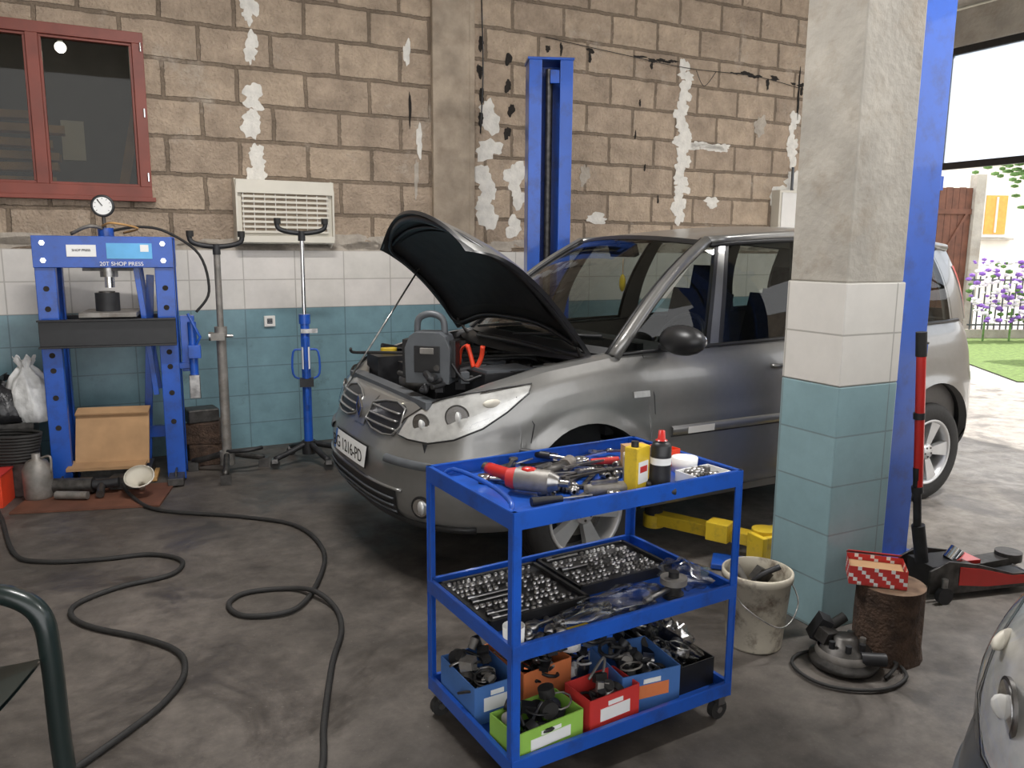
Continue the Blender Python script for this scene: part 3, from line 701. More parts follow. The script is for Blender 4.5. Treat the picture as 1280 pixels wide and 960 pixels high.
        for i in range(26):
            p=[Vector((R(.25,1.0),R(-.62,.62),R(.86,.95)))]; d=Vector((R(-.2,.2),R(-.3,.3),0))
            for k in range(3): p.append(p[-1]+d+Vector((R(-.08,.08),R(-.08,.08),R(-.05,.03))))
            for qq in p: qq.x=min(1.05,max(.22,qq.x)); qq.y=min(.66,max(-.66,qq.y)); qq.z=min(.97,qq.z)
            b.tube(p,R(.008,.02),random.choice(['black','rubber','dark','black','dsteel']),n=7,sm=4)
        for i in range(18): b.box((R(.3,.98),R(-.58,.6),R(.84,.92)),(R(.04,.12),R(.04,.12),R(.03,.06)),random.choice(['dark','greyp','dsteel','black']),rot=(0,0,R(0,90)))
        b.tube([(1.0,-.7,.97),(.95,-.35,1.0),(.93,0,1.01),(.95,.4,1.0)],.018,'black',sm=4)
        b.obj('engine_bay',RZ,0,E,bevel=.004)
    for i,(x,s_) in enumerate(((.90,-1),(.90,1),(3.585,-1),(3.585,1))):
        b=MB(); r=.32
        b.lathe([(.20,-.09),(.23,-.105),(.28,-.108),(.305,-.10),(.318,-.085),(r,-.05),(r,.05),(.318,.085),(.305,.10),(.28,.108),(.23,.105),(.20,.09)],'rubber',axis='Y',n=48)
        for yy in(-.06,-.02,.02,.06): b.lathe([(r+.001,yy-.004),(r-.006,yy),(r+.001,yy+.004)],'hole',axis='Y',n=48)
        b.lathe([(.212,-.092),(.217,-.10),(.210,-.104),(.197,-.095),(.187,-.06),(.183,.08)],'alloy',axis='Y',n=48)
        b.lathe([(.185,.02),(0,.02)],'dsteel',axis='Y',n=32); b.lathe([(.13,-.01),(.13,-.02),(.0,-.02)],'castgrey',axis='Y',n=32)
        b.lathe([(.05,-.05),(.052,-.085),(.045,-.092),(0,-.094)],'alloy',axis='Y',n=20)
        for k in range(5):
            an=2*math.pi*k/5+.3
            for dd in(-.13,.13):
                X=Matrix.Rotation(an+dd*.9,4,'Y')
                b.add([(-.016,-.075,.03),(.016,-.075,.03),(.024,-.092,.195),(-.024,-.092,.195),(-.016,-.04,.03),(.016,-.04,.03),(.024,-.05,.195),(-.024,-.05,.195)],[(0,1,2,3),(0,3,7,4),(1,5,6,2),(3,2,6,7),(4,7,6,5)],'alloy',False,X)
            b.cyl((.032*math.cos(an+.6),-.096,.032*math.sin(an+.6)),(.032*math.cos(an+.6),-.08,.032*math.sin(an+.6)),.007,'dsteel',n=6)
        w=b.obj('wheel_%d'%(i+1),(x,s_*.785,r),0,E)
        if s_==1: w.rotation_euler=(0,0,math.pi)
    return E
make_car((-.845,4.10,0),29,'paint',True)
make_car((1.13,.62,0),35,'paint2',False,0.0)

def carw(x,y,z): 
    c,s_=math.cos(D(29)),math.sin(D(29)); return (-.845+x*c-y*s_,4.10+x*s_+y*c,z)
b=MB()
b.prism([(-.11,0),(.11,0),(.115,.17),(.09,.23),(.06,.25),(-.06,.25),(-.09,.23),(-.115,.17)],-.065,.065,'greyp',Matrix(((1,0,0,0),(0,0,1,0),(0,1,0,0),(0,0,0,1))))
b.tube([(-.07,0,.24),(-.06,0,.31),(0,0,.335),(.06,0,.31),(.07,0,.24)],.017,'greyp',sm=4)
b.box((0,-.067,.12),(.13,.006,.13),'black'); b.box((0,-.07,.16),(.07,.006,.03),'castgrey'); b.cyl((.05,-.068,.08),(.05,-.078,.08),.015,'dsteel')
b.box((-.12,0,.12),(.03,.08,.18),'black'); b.box((.12,0,.12),(.03,.08,.18),'black')
b.tube([(.12,-.05,.1),(.18,-.04,.02),(.25,-.02,.04),(.33,0,.05)],.007,'black',sm=4)
b.obj('jump_starter',carw(.29,-.40,.955),-12,bevel=.008)
b=MB()
for s_ in(-1,1):
    b.tube([(0,s_*.008,0),(.01,s_*.03,.05),(.0,s_*.045,.11)],.012,'redorange',sm=4); b.tube([(0,s_*.008,0),(0,s_*.022,-.03),(0,s_*.004,-.06)],.006,'steel',sm=3)
b.tube([(0,.045,.11),(.03,.10,.08),(.06,.13,.0)],.007,'redorange',sm=4)
b.obj('battery_clamp',carw(.50,-.46,1.02),60)

# ------------------------------------------------------------------ vehicle lift
E=empty('vehicle_lift')
def post(name,x,y,rz,h):
    b=MB(); w=.34; d=.24; t=.02
    b.box((0,-d/2,h/2),(w,t,h),'blue'); b.box((-w/2+t/2,0,h/2),(t,d,h),'blue'); b.box((w/2-t/2,0,h/2),(t,d,h),'blue')
    b.box((-w/2+.05,d/2,h/2),(.10,t,h),'blue'); b.box((w/2-.05,d/2,h/2),(.10,t,h),'blue')
    b.box((0,0,h+.01),(w+.02,d+.02,.02),'blue'); b.box((0,0,.012),(.46,.36,.024),'blue')
    b.cyl((0,.02,.03),(0,.02,h-.05),.028,'dsteel'); b.box((0,.03,.32),(.2,.17,.35),'blue')
    b.box((-.03,.11,h-.12),(.07,.03,.10),'blue')
    for sx in(-1,1):
        for yy in(-.15,.15): b.cyl((sx*.2,yy,.02),(sx*.2,yy,.05),.015,'steel',n=6)
    return b.obj(name,(x,y,0),rz,E,bevel=.004)
post('post_far',.27,6.55,BA+180-22,3.03)
post('post_near',1.90,4.10,BA,3.03)
b=MB()
def arm(p,q_,r,w=.09,h=.07,mat='yellow'):
    p=Vector(p);q_=Vector(q_); d=q_-p; an=math.degrees(math.atan2(d.y,d.x)); m=(p+q_)/2
    b.box(m,(d.length,w,h),mat,rot=(0,0,an))
arm((1.80,4.16,.14),(1.30,3.93,.14),0,.12,.09); arm((1.30,3.93,.13),(.80,4.30,.13),0,.085,.065)
b.cyl((1.30,3.92,.03),(1.30,3.92,.20),.065,'yellow',n=16)
b.cyl((.80,4.30,.13),(.80,4.30,.22),.05,'rubber',n=16); b.cyl((.80,4.30,.08),(.80,4.30,.15),.06,'yellow',n=16)
arm((2.0,4.3,.14),(2.45,4.85,.14),0,.12,.09); b.cyl((2.45,4.85,.10),(2.45,4.85,.25),.05,'rubber')
arm((.2,6.4,.14),(-.1,5.9,.14),0,.12,.09); arm((-.1,5.9,.14),(-.2,5.6,.14),0,.09,.07); b.cyl((-.2,5.6,.10),(-.2,5.6,.24),.05,'rubber')
b.box((1.40,3.89,.10),(.34,.03,.17),'yellow',rot=(0,0,24)); b.box((1.10,4.03,.15),(.12,.10,.10),'yellow',rot=(0,0,-36)); b.box((1.24,3.84,.11),(.03,.12,.17),'yellow',rot=(0,0,24))
b.box((1.28,3.86,.02),(.50,.16,.03),'blue',rot=(0,0,-18)); 
b.obj('lift_arms',parent=E,bevel=.005)
b=MB(); b.box((-.2,-.05,1.45),(.05,.14,.30),'blue'); b.tube([(-.2,.0,1.6),(-.24,.1,2.2),(-.2,.05,2.9)],.01,'black',sm=4)
b.box((.24,.02,1.95),(.12,.14,.07),'blue'); b.box((.24,.02,1.10),(.12,.14,.05),'blue'); b.cyl((.24,-.05,1.99),(.24,-.05,2.0),.02,'dsteel'); b.cyl((.26,-.06,1.13),(.26,-.06,1.14),.02,'dsteel'); b.obj('control_bracket',(1.90,4.10,0),BA,E)

# ------------------------------------------------------------------ shop press
E=empty('hydraulic_shop_press',(-2.98,5.14,0),19.4)
W=.70
b=MB()
for x in(.0,W):
    for y in(0,.26):
        sg=1 if x==0 else -1
        b.box((x,y,.83),(.115,.012,1.64),'blue'); b.box((x-sg*.055,y+(.02 if y==0 else -.02),.83),(.008,.05,1.64),'blue'); b.box((x+sg*.055,y+(.02 if y==0 else -.02),.83),(.008,.05,1.64),'blue')
    for z in(.42,.62,.80,.90,1.20,1.33): b.cyl((x,-.009,z),(x,-.0065,z),.018,'hole',n=14)
    b.box((x,.13,.25),(.04,.25,.06),'blue'); b.box((x,.13,.035),(.10,.62,.05),'dsteel'); b.box((x,.13,.07),(.012,.5,.05),'dsteel')
for y in(-.02,.28):
    b.box((W/2,y,1.565),(W+.12,.012,.20),'blue'); b.box((W/2,y+(.03 if y<0 else -.03),1.66),(W+.12,.06,.01),'blue'); b.box((W/2,y+(.03 if y<0 else -.03),1.468),(W+.12,.06,.01),'blue')
    for x in(.0,W):
        for z in(1.51,1.62): b.cyl((x,y-.012 if y<0 else y,z),(x,y-.004 if y<0 else y+.012,z),.018,'chrome',n=6)
b.box((W/2,.13,1.60),(.24,.30,.05),'blue')
for yy in(.0,.26): b.box((W-.14,yy+.06,1.05),(.035,.03,.9),'blue',rot=(0,-5,0))
b.box((W-.16,.28,.72),(.05,.03,1.38),'blue',rot=(0,4,0)); b.box((W/2,.28,.30),(W,.05,.08),'blue')
b.obj('frame',parent=E,bevel=.003)
b=MB()
for y in(-.055,.31):
    b.box((W/2,y,1.045),(W+.11,.01,.18),'black'); b.box((W/2,y-(.025 if y<0 else -.025),1.13),(W+.11,.05,.012),'black'); b.box((W/2,y-(.025 if y<0 else -.025),.96),(W+.11,.05,.012),'black')
b.box((W/2,.13,1.16),(.34,.40,.03),'castgrey')
b.cyl((W/2-.02,.13,1.175),(W/2-.02,.13,1.295),.075,'dark',n=24); b.cyl((W/2-.02,.13,1.295),(W/2-.02,.13,1.305),.05,'dsteel')
b.obj('press_bed',parent=E,bevel=.003)
b=MB()
b.cyl((W/2,.13,1.40),(W/2,.13,1.60),.055,'steel',n=24); b.cyl((W/2,.13,1.33),(W/2,.13,1.42),.032,'chrome'); b.box((W/2,.13,1.45),(.30,.10,.02),'dsteel')
for sx in(-.12,.12): b.tube([(W/2+sx+.014*math.cos(i*.9),.13+.014*math.sin(i*.9),1.46+i*.003) for i in range(46)],.0035,'dsteel',n=5)
b.cyl((W/2,.13,1.61),(W/2,.13,1.72),.05,'blue'); b.cyl((W/2,.08,1.72),(W/2,.08,1.80),.012,'dsteel')
b.cyl((W/2,.065,1.86),(W/2,.105,1.86),.068,'dsteel',n=32); b.cyl((W/2,.062,1.86),(W/2,.066,1.86),.058,'plate',n=32); b.tube([(W/2,.06,1.86),(W/2-.03,.06,1.90)],.003,'hole',n=5); 
b.lathe([(.056,0),(.068,-.006),(.072,.01)],'black',(W/2,.062,1.86),'Y',32)
for k in range(9):
    an=D(-220+k*32.5); b.box((W/2+.047*math.cos(an),.0615,1.86-.047*math.sin(an)),(.009,.001,.003),'hole',rot=(0,math.degrees(an),0))
b.tube([(W/2+.03,.13,1.70),(W/2+.2,.10,1.73),(W+.02,.10,1.70),(W+.22,.08,1.55),(W+.27,.08,1.3),(W+.18,.08,1.16)],.009,'rubber',sm=6)
b.tube([(W/2-.03,.13,1.72),(W/2+.05,.0,1.75),(W/2+.2,.06,1.72),(W/2+.1,.2,1.69)],.007,'wood',sm=6); b.tube([(W/2-.2,.1,1.68),(W/2-.08,.05,1.73),(W/2+.03,.13,1.70)],.012,'castgrey',sm=4)
b.obj('ram_and_gauge',parent=E)
b=MB()
b.box((W+.12,.06,.95),(.09,.08,.38),'blue'); b.cyl((W+.15,.0,.72),(W+.15,.0,1.10),.028,'blue'); b.cyl((W+.15,.0,.58),(W+.15,.0,.72),.032,'castgrey'); b.box((W+.15,-.03,.66),(.07,.05,.16),'steel')
b.tube([(W+.15,-.03,.9),(W+.20,-.05,1.0),(W+.13,-.05,1.16)],.010,'blue'); b.box((W+.1,.03,.80),(.14,.06,.04),'blue'); b.box((W+.16,-.01,.90),(.08,.09,.09),'blue')
b.obj('hand_pump',parent=E,bevel=.004)
b=MB(); b.box((.22,-.030,1.572),(.17,.003,.075),'plate'); b.box((.50,-.030,1.572),(.27,.003,.10),'lblue'); b.box((.59,-.032,1.59),(.05,.002,.045),'plate')
b.obj('labels',parent=E)
text('label_text','20T SHOP PRESS',.036,'plate',(.45,-.034,1.488),(D(90),0,0),E); text('label_text_2','SHOP PRESS',.02,'hole',(.22,-.0335,1.575),(D(90),0,0),E)

# items around press
b=MB(); b.box((0,0,.18),(.46,.02,.36),'card',rot=(-18,0,0)); b.box((-.02,-.09,.02),(.48,.16,.02),'card',rot=(6,0,0)); b.box((.0,.06,.36),(.46,.09,.012),'card',rot=(20,0,0))
b.obj('cardboard_sheet',(-2.72,5.32,.13),14)
b=MB(); b.box((0,0,.06),(.44,.24,.10),'dsteel'); b.box((0,0,.02),(.5,.26,.03),'wood'); b.obj('wooden_crate',(-2.72,5.37,0),19,bevel=.005)
b=MB(); b.box((0,0,.008),(.85,.5,.012),'gatewood'); b.obj('floor_mat',(-2.66,4.95,0),12)
b=MB()
b.cyl((-.2,0,.06),(.05,0,.06),.05,'dsteel'); b.cyl((.05,0,.06),(.2,.02,.07),.032,'dark'); b.cyl((-.2,0,.06),(-.28,0,.06),.03,'steel'); b.cyl((.1,0,.06),(.13,-.12,.03),.025,'dsteel')
b.box((-.08,.08,.035),(.3,.07,.05),'dark'); b.cyl((-.14,-.1,.03),(.06,-.13,.03),.025,'castgrey'); b.box((.22,.10,.05),(.18,.10,.08),'dsteel'); b.cyl((.0,.12,.04),(.18,.16,.04),.035,'dark'); b.obj('air_drill',(-2.76,5.0,.014),8)
b=MB(); b.lathe([(.085,.13),(.09,.125),(.07,.10),(.025,.05),(.015,.0)],'cream',n=24); b.obj('funnel',(-2.40,5.02,.05),0,rot=(35,10,0),solid=.003)
b=MB(); b.lathe([(0,0),(.075,0),(.085,.03),(.085,.2),(.06,.25),(.025,.27),(.025,.30),(0,.30)],'castgrey',n=24); b.tube([(.03,0,.27),(.09,0,.28),(.088,0,.18)],.008,'castgrey',sm=4); b.obj('oil_can',(-3.02,4.93,0))
b=MB(); b.box((0,0,.10),(.22,.22,.2),'redorange'); b.box((0,0,.205),(.23,.23,.012),'redcard'); b.box((.0,-.112,.10),(.14,.003,.06),'plate'); b.obj('red_parts_box',(-3.27,4.82,0),15,bevel=.004)
def crumple(name,c,r,mat,n=18,jit=.16,rz=0,parent=None):
    b=MB(); b.ball((0,0,r[2]),r,mat,n=n,jit=jit)
    for i,p in enumerate(b.v): p.z=max(.002,p.z)
    return b.obj(name,c,rz)
b=MB(); b.box((0,0,.22),(.5,.4,.44),'dsteel'); b.box((0,-.205,.3),(.42,.01,.02),'castgrey'); b.box((0,-.205,.15),(.42,.01,.02),'castgrey'); b.obj('metal_cabinet',(-3.50,5.28,0),27,bevel=.006)
# gathered sacks: blob base pinched into a neck with folds
def sack(name,c,w,d,h,mat,rz=0,folds=9,lean=.0):
    b=MB(); n=54; G=[]
    prof=[(0,.72),(.08,.95),(.25,1.0),(.5,.92),(.68,.74),(.80,.42),(.86,.22),(.92,.30),(1.0,.46)]
    ph=R(0,6)
    for z,s_ in prof:
        row=[]
        for i in range(n+1):
            a=2*math.pi*(i%n)/n; f=1+.10*math.sin(folds*a+ph+z*3)*min(1,z*2+.2)+.05*math.sin(17*a+z*9+ph)+.04*math.sin(5*a-z*7)
            row.append(Vector((w*s_*f*math.cos(a)+lean*z,d*s_*f*math.sin(a),h*z+.02*math.sin(7*a+z*8)*(1 if z>0 else 0))))
        G.append(row)
    b.grid(G,mat); b.add(G[0][:-1],[tuple(range(n))[::-1]],mat); return b.obj(name,c,rz)
sack('rubbish_bag',(-3.46,5.22,.445),.26,.17,.30,'bag')
sack('plastic_bag',(-3.20,5.26,.445),.15,.12,.42,'film',lean=-.04)
b=MB()
for i in range(9): b.tube([(.17*math.cos(t/12*6.28)*(1+.03*i),.11*math.sin(t/12*6.28),.0+.020*i) for t in range(12)],.012,'rubber',closed=True,n=6)
b.obj('cable_coil',(-3.25,5.03,.24))
b=MB(); b.box((0,0,.11),(.30,.2,.22),'dsteel'); b.obj('metal_crate',(-3.25,5.05,0),15,bevel=.005)
b=MB()
b.box((0,0,.08),(.26,.24,.16),'bark',rot=(0,0,8)); b.box((0,0,.24),(.24,.22,.16),'bark',rot=(0,0,-10)); b.box((-.02,0,.37),(.22,.18,.10),'dsteel',rot=(0,0,14)); b.obj('timber_block',(-2.30,5.86,0),20,bevel=.01)

# ------------------------------------------------------------------ high-reach jack stands
def stand(loc,rz,h,mat,top,kind):
    b=MB()
    b.cyl((0,0,.10),(0,0,h*.62),.033,mat,n=20); b.cyl((0,0,h*.60),(0,0,h-.06),.016 if kind else .022,'chrome' if kind else 'castgrey'); b.cyl((0,0,h*.60),(0,0,h*.64),.042,mat)
    b.cyl((0,0,h-.10),(0,0,h-.03),.026,'dark')
    b.tube([(-.17,0,h+.04),(-.16,0,h-.01),(-.10,0,h-.035),(0,0,h-.045),(.10,0,h-.035),(.16,0,h-.01),(.17,0,h+.04)],.017,'dark',sm=4,n=8)
    for sx in(-.165,.165): b.cyl((sx,0,h+.02),(sx,0,h+.06),.024,'rubber')
    if kind:
        b.cyl((0,-.05,.45),(0,-.05,.95),.018,mat); 
        b.tube([(-.04,0,.86),(-.09,0,.84),(-.095,0,.68),(-.04,0,.64),(.04,0,.64),(.095,0,.68),(.09,0,.84),(.04,0,.86)],.008,mat,closed=True,sm=3)
        b.box((0,-.04,.62),(.10,.08,.06),'dark'); b.cyl((0,-.03,.72),(.0,-.03,.88),.03,'plate')
        b.box((.03,-.03,1.0),(.12,.04,.03),'steel')
    else:
        b.cyl((-.06,0,h*.6),(.08,0,h*.6),.012,'steel'); b.box((-.02,-.02,h*.6),(.09,.07,.05),'castgrey'); b.cyl((-.08,0,h*.6),(-.05,0,h*.6),.03,'steel')
        b.tube([(.0,-.03,.17),(.14,-.08,.18),(.24,-.05,.19)],.014,'dark',sm=3)
    for k in range(3 if not kind else 4):
        a=2*math.pi*k/(3 if not kind else 4)+.5; e=(.28*math.cos(a),.28*math.sin(a),.07)
        b.tube([(0,0,.16),(e[0]*.5,e[1]*.5,.11),e],.022,'dark' if kind else 'dsteel',n=6,sm=3)
        if kind:
            b.cyl((e[0],e[1]-.012,.035),(e[0],e[1]+.012,.035),.035,'rubber',n=16); b.box((e[0],e[1],.06),(.04,.05,.03),'steel')
        else: b.box((e[0],e[1],.035),(.07,.06,.07),'dsteel')
    b.cyl((0,0,.07),(0,0,.17),.05,'dark' if kind else 'castgrey')
    b.obj('high_reach_jack_stand',loc,rz)
stand((-2.03,5.55,0),18,1.65,'castgrey',0,False)
stand((-1.53,5.88,0),15,1.75,'blue',0,True)

# ------------------------------------------------------------------ hoses
z=.012
HA=[(-2.58,5.12,.07),(-2.45,4.95,.03),(-2.16,4.7,z),(-1.63,4.59,z),(-1.25,4.44,z),(-1.0,4.06,z),(-.93,3.65,z),(-.96,3.34,z+.004),(-1.155,3.28,z),(-1.27,3.39,z),(-1.23,3.52,z),(-1.04,3.57,z),(-.90,3.49,z+.02),(-.78,3.36,z),(-.71,3.15,z),(-.69,2.89,z),(-.63,2.49,z),(-.575,2.2,z),(-.6,1.8,z)]
b=MB(); b.tube(HA,.012,'rubber',sm=8,n=8); b.cyl((-2.58,5.12,.07),(-2.63,5.17,.08),.016,'steel'); b.obj('air_hose')
HB=[(-3.36,5.05,.52),(-3.32,4.86,.30),(-3.12,4.66,.03),(-2.99,4.50,z),(-2.59,3.97,z),(-2.37,3.87,z),(-2.1,3.91,z),(-1.885,3.98,z),(-1.69,3.90,z),(-1.67,3.72,z),(-1.85,3.57,z),(-1.95,3.39,z),(-1.905,3.26,z),(-1.76,3.16,z),(-1.51,3.07,z),(-1.32,2.96,z),(-1.23,2.8,z),(-1.22,2.61,z),(-1.27,2.42,z),(-1.35,2.2,z)]
b=MB(); b.tube(HB,.012,'rubber',sm=8,n=8); b.obj('air_hose')

# ------------------------------------------------------------------ tool cart
CX,CY,CA=.24,2.56,31
E=empty('tool_cart',(CX,CY,0),CA)
LX,LY=.44,.28
b=MB()
for sx in(-1,1):
    for sy in(-1,1):
        b.box((sx*(LX-.0125),sy*(LY-.002),.49),(.03,.004,.80),'blue'); b.box((sx*(LX-.002),sy*(LY-.0125),.49),(.004,.03,.80),'blue')
        b.cyl((sx*(LX-.03),sy*(LY-.03)-.012,.035),(sx*(LX-.03),sy*(LY-.03)+.012,.035),.035,'rubber',n=20); b.box((sx*(LX-.03),sy*(LY-.03),.075),(.03,.045,.035),'steel'); b.cyl((sx*(LX-.03),sy*(LY-.03)-.016,.035),(sx*(LX-.03),sy*(LY-.03)+.016,.035),.012,'steel',n=10)
for z0,lip in((.845,.05),(.455,.045),(.10,.045)):
    b.box((0,0,z0),(2*LX-.01,2*LY-.01,.006),'blue')
    for sy in(-1,1): b.box((0,sy*LY,z0+lip/2-.006),(2*LX,.004,lip),'blue'); b.box((0,sy*(LY-.006),z0+lip-.006),(2*LX,.014,.004),'blue')
    for sx in(-1,1): b.box((sx*LX,0,z0+lip/2-.006),(.004,2*LY,lip),'blue'); b.box((sx*(LX-.006),0,z0+lip-.006),(.014,2*LY,.004),'blue')
b.tube([(-LX+.01,-.22,.86),(-LX+.03,-.22,.895),(-LX+.06,-.05,.90),(-LX+.05,.18,.895),(-LX+.01,.2,.86)],.008,'blue',n=8,sm=4)
b.obj('cart_frame',parent=E)
def cw(x,y,z):
    c,s_=math.cos(D(CA)),math.sin(D(CA)); return (CX+x*c-y*s_,CY+x*s_+y*c,z)
Z1,Z2,Z3=.849,.459,.104
b=MB(); b.cyl((-.02,0,.045),(.09,0,.045),.036,'castgrey',n=20); b.cyl((.09,0,.045),(.12,0,.045),.036,'steel',r1=.02); b.cyl((.12,0,.045),(.15,0,.045),.011,'steel'); b.cyl((-.05,0,.045),(-.02,0,.045),.03,'redcard',r1=.036)
b.tube([(-.0,-.0,.04),(-.07,.06,.035),(-.16,.12,.03)],.022,'red',sm=4,n=12); b.cyl((-.16,.12,.03),(-.18,.135,.03),.018,'steel'); b.ball((.02,0,.075),(.03,.02,.012),'red',n=8)
b.obj('impact_wrench',cw(-.25,-.02,Z1),-20)
b=MB(); b.tube([(0,0,.02),(.1,0,.02),(.2,0,.02)],.019,'castgrey',n=12); b.cyl((.2,0,.02),(.26,0,.02),.024,'dsteel'); b.cyl((.24,0,.02),(.24,0,.05),.012,'steel'); b.box((.06,0,.042),(.09,.012,.01),'steel'); b.obj('air_ratchet',cw(-.10,-.15,Z1),20)
b=MB(); b.tube([(0,0,.022),(.1,0,.022),(.16,0,.022)],.021,'dsteel',n=12); b.cyl((.16,0,.022),(.22,.02,.022),.026,'castgrey'); b.box((.05,0,.046),(.08,.012,.01),'steel'); b.obj('air_ratchet',cw(-.16,.06,Z1),48)
def wrench(name,loc,rz,L,w=.010,mat='steel',h=.0):
    b=MB(); b.box((0,0,.006),(L,w*1.3,.007),mat)
    X=Matrix.Translation((L/2,0,.006)); b.lathe([(w*.9,-.005),(w*1.6,-.005),(w*1.6,.005),(w*.9,.005),(w*.9,-.005)],mat,n=14,X=X)
    b.prism([(-L/2,-w*.8),(-L/2-w*1,-w*1.7),(-L/2-w*2.6,-w*1.3),(-L/2-w*1.4,-w*.7),(-L/2-w*1.2,0),(-L/2-w*1.4,w*.7),(-L/2-w*2.6,w*1.3),(-L/2-w,w*1.7),(-L/2,w*.8)],.001,.011,mat)
    b.obj(name,loc,rz)
k=0
for x,y,a,L in((-.10,.10,25,.2),(-.02,.14,-8,.22),(.04,.05,30,.24),(-.06,.02,10,.20),(.0,-.03,5,.18),(.12,.12,-30,.17),(.02,.20,60,.15),(-.18,.18,50,.18),(-.02,-.10,28,.25),(.18,.2,12,.2),(.10,-.02,-15,.2),(.03,.0,40,.22),(-.08,.06,-20,.18),(.08,.08,5,.2),(.26,.12,15,.2),(.3,.2,-20,.16)):
    k+=1; wrench('wrench',cw(x,y,Z1+(k%3)*.012),CA+a,L,R(.009,.013),random.choice(['steel','steel','dsteel','chrome']))
def ratchet(loc,rz,L=.24):
    b=MB(); b.cyl((0,0,.014),(L*.55,0,.014),.007,'steel'); b.cyl((L*.5,0,.014),(L,0,.014),.013,'dark'); b.lathe([(0,0),(.02,0),(.022,.012),(.02,.026),(0,.026)],'steel',n=16); b.obj('ratchet',loc,rz)
ratchet(cw(-.30,.14,Z1),-10); ratchet(cw(.08,.13,Z1+.012),150); ratchet(cw(-.04,-.21,Z1),12,.2)
def driver(loc,rz,col,L=.2):
    b=MB(); b.cyl((0,0,.015),(L*.5,0,.015),.014,col,r1=.010,n=10); b.cyl((L*.5,0,.015),(L,0,.015),.004,'steel',n=8); b.obj('screwdriver',loc,rz)
driver(cw(-.22,.20,Z1),CA+20,'dark'); driver(cw(.2,.07,Z1+.01),CA+160,'redcard'); driver(cw(-.3,-.15,Z1),CA-10,'dark')
def sockets(name,loc,rz,n,rad=.012,sx=.08,sy=.05):
    b=MB()
    for i in range(n):
        x=R(-sx,sx);y=R(-sy,sy); a=R(0,3.14); r=R(.009,.016); l=R(.02,.04)
        b.lathe([(r*.6,0),(r,0),(r,l),(r*.55,l),(r*.5,l*.3)],random.choice(['steel','dsteel','steel']),n=12,X=Matrix.Translation((x,y,r))@Matrix.Rotation(a,4,'Z')@Matrix.Rotation(math.pi/2,4,'Y'))
    b.obj(name,loc,rz)
sockets('loose_sockets',cw(.14,.0,Z1),30,14); sockets('loose_sockets',cw(-.15,-.08,Z1),0,12)
b=MB(); b.lathe([(0,0),(.031,0),(.0325,.004),(.0325,.145),(.026,.158),(.013,.163),(.013,.168),(0,.168)],'black',n=28); b.lathe([(.0329,.02),(.0329,.12)],'dark',n=28); b.lathe([(.0332,.09),(.0332,.112)],'plate',n=28); b.lathe([(.0,.196),(.01,.196),(.012,.17),(.020,.165)],'red',n=20); b.obj('spray_can',cw(.14,-.215,Z1),0)
b=MB(); b.box((0,0,.075),(.075,.045,.15),'yellow'); b.box((0,-.0235,.07),(.055,.002,.07),'plate'); b.box((.0,-.0245,.08),(.04,.002,.02),'redcard'); b.cyl((-.015,0,.15),(-.015,0,.168),.012,'dark'); b.box((.0385,0,.06),(.002,.035,.06),'redcard'); b.obj('lubricant_can',cw(.065,-.19,Z1),CA+18,bevel=.006)
b=MB(); b.lathe([(0,0),(.035,0),(.037,.09),(.037,.10),(.034,.10),(.034,.005)],'bucket',n=20); b.obj('brush_jar',cw(.12,-.11,Z1))
def cbox(name,loc,rz,s,mat,open_=True,lab=None):
    b=MB(); x,y,z=s; t=.004
    b.box((0,0,t/2),(x,y,t),mat); b.box((0,-y/2,z/2),(x,t,z),mat); b.box((0,y/2,z/2),(x,t,z),mat); b.box((-x/2,0,z/2),(t,y,z),mat); b.box((x/2,0,z/2),(t,y,z),mat)
    if lab: b.box((0,-y/2-.003,z*.5),(x*.6,.002,z*.35),lab); b.box((0,-y/2-.004,z*.78),(x*.3,.002,z*.12),'plate')
    if not open_: b.box((0,0,z),(x+.004,y+.004,t),mat)
    return b.obj(name,loc,rz)
cbox('parts_carton',cw(.33,.03,Z1),CA+6,(.15,.10,.06),'redorange',True,'plate'); cbox('parts_carton',cw(.22,.0,Z1),CA-12,(.08,.07,.09),'card',False,'lblue'); cbox('parts_carton',cw(.25,-.09,Z1),CA+30,(.06,.05,.08),'card',False,'redcard')
b=MB(); b.lathe([(0,0),(.042,0),(.045,.05),(.041,.05),(.038,.006),(0,.006)],'plate',n=24); b.obj('tape_roll',cw(.37,-.08,Z1))
cbox('parts_carton',cw(.34,-.20,Z1),CA+2,(.15,.10,.035),'plate',True); sockets('loose_sockets',cw(.34,-.20,Z1+.006),CA,8,.01,.05,.03)
def case(loc,rz,w,d,seed):
    random.seed(seed); b=MB(); h=.025
    b.box((0,0,h/2),(w,d,h),'black')
    for sy in(-1,1): b.box((0,sy*(d/2-.006),h+.005),(w,.012,.014),'black')
    for sx in(-1,1): b.box((sx*(w/2-.006),0,h+.005),(.012,d,.014),'black')
    ny=int(d/.034)
    for j in range(ny):
        y=-d/2+.03+j*(d-.05)/max(1,ny-1); x=-w/2+.03
        if random.random()<.35:
            L=R(.10,.16); b.cyl((x,y,h+.005),(x+L,y,h+.005),.005,'steel',n=8); b.cyl((x,y,h+.006),(x+.025,y,h+.006),.010,'steel',n=10); x+=L+.02
        while x<w/2-.03:
            r=R(.005,.010)
            if random.random()<.85:
                b.lathe([(r,-.004),(r,.008),(r*.6,.008),(r*.55,.0)],random.choice(['dsteel','steel','steel']),n=10,o=(x,y,h))
            x+=r*2+R(.003,.010)
    b.obj('socket_set',loc,rz,bevel=0)
case(cw(-.235,.06,Z2),CA,.38,.34,3); case(cw(.17,.10,Z2),CA,.40,.28,5); random.seed(11)
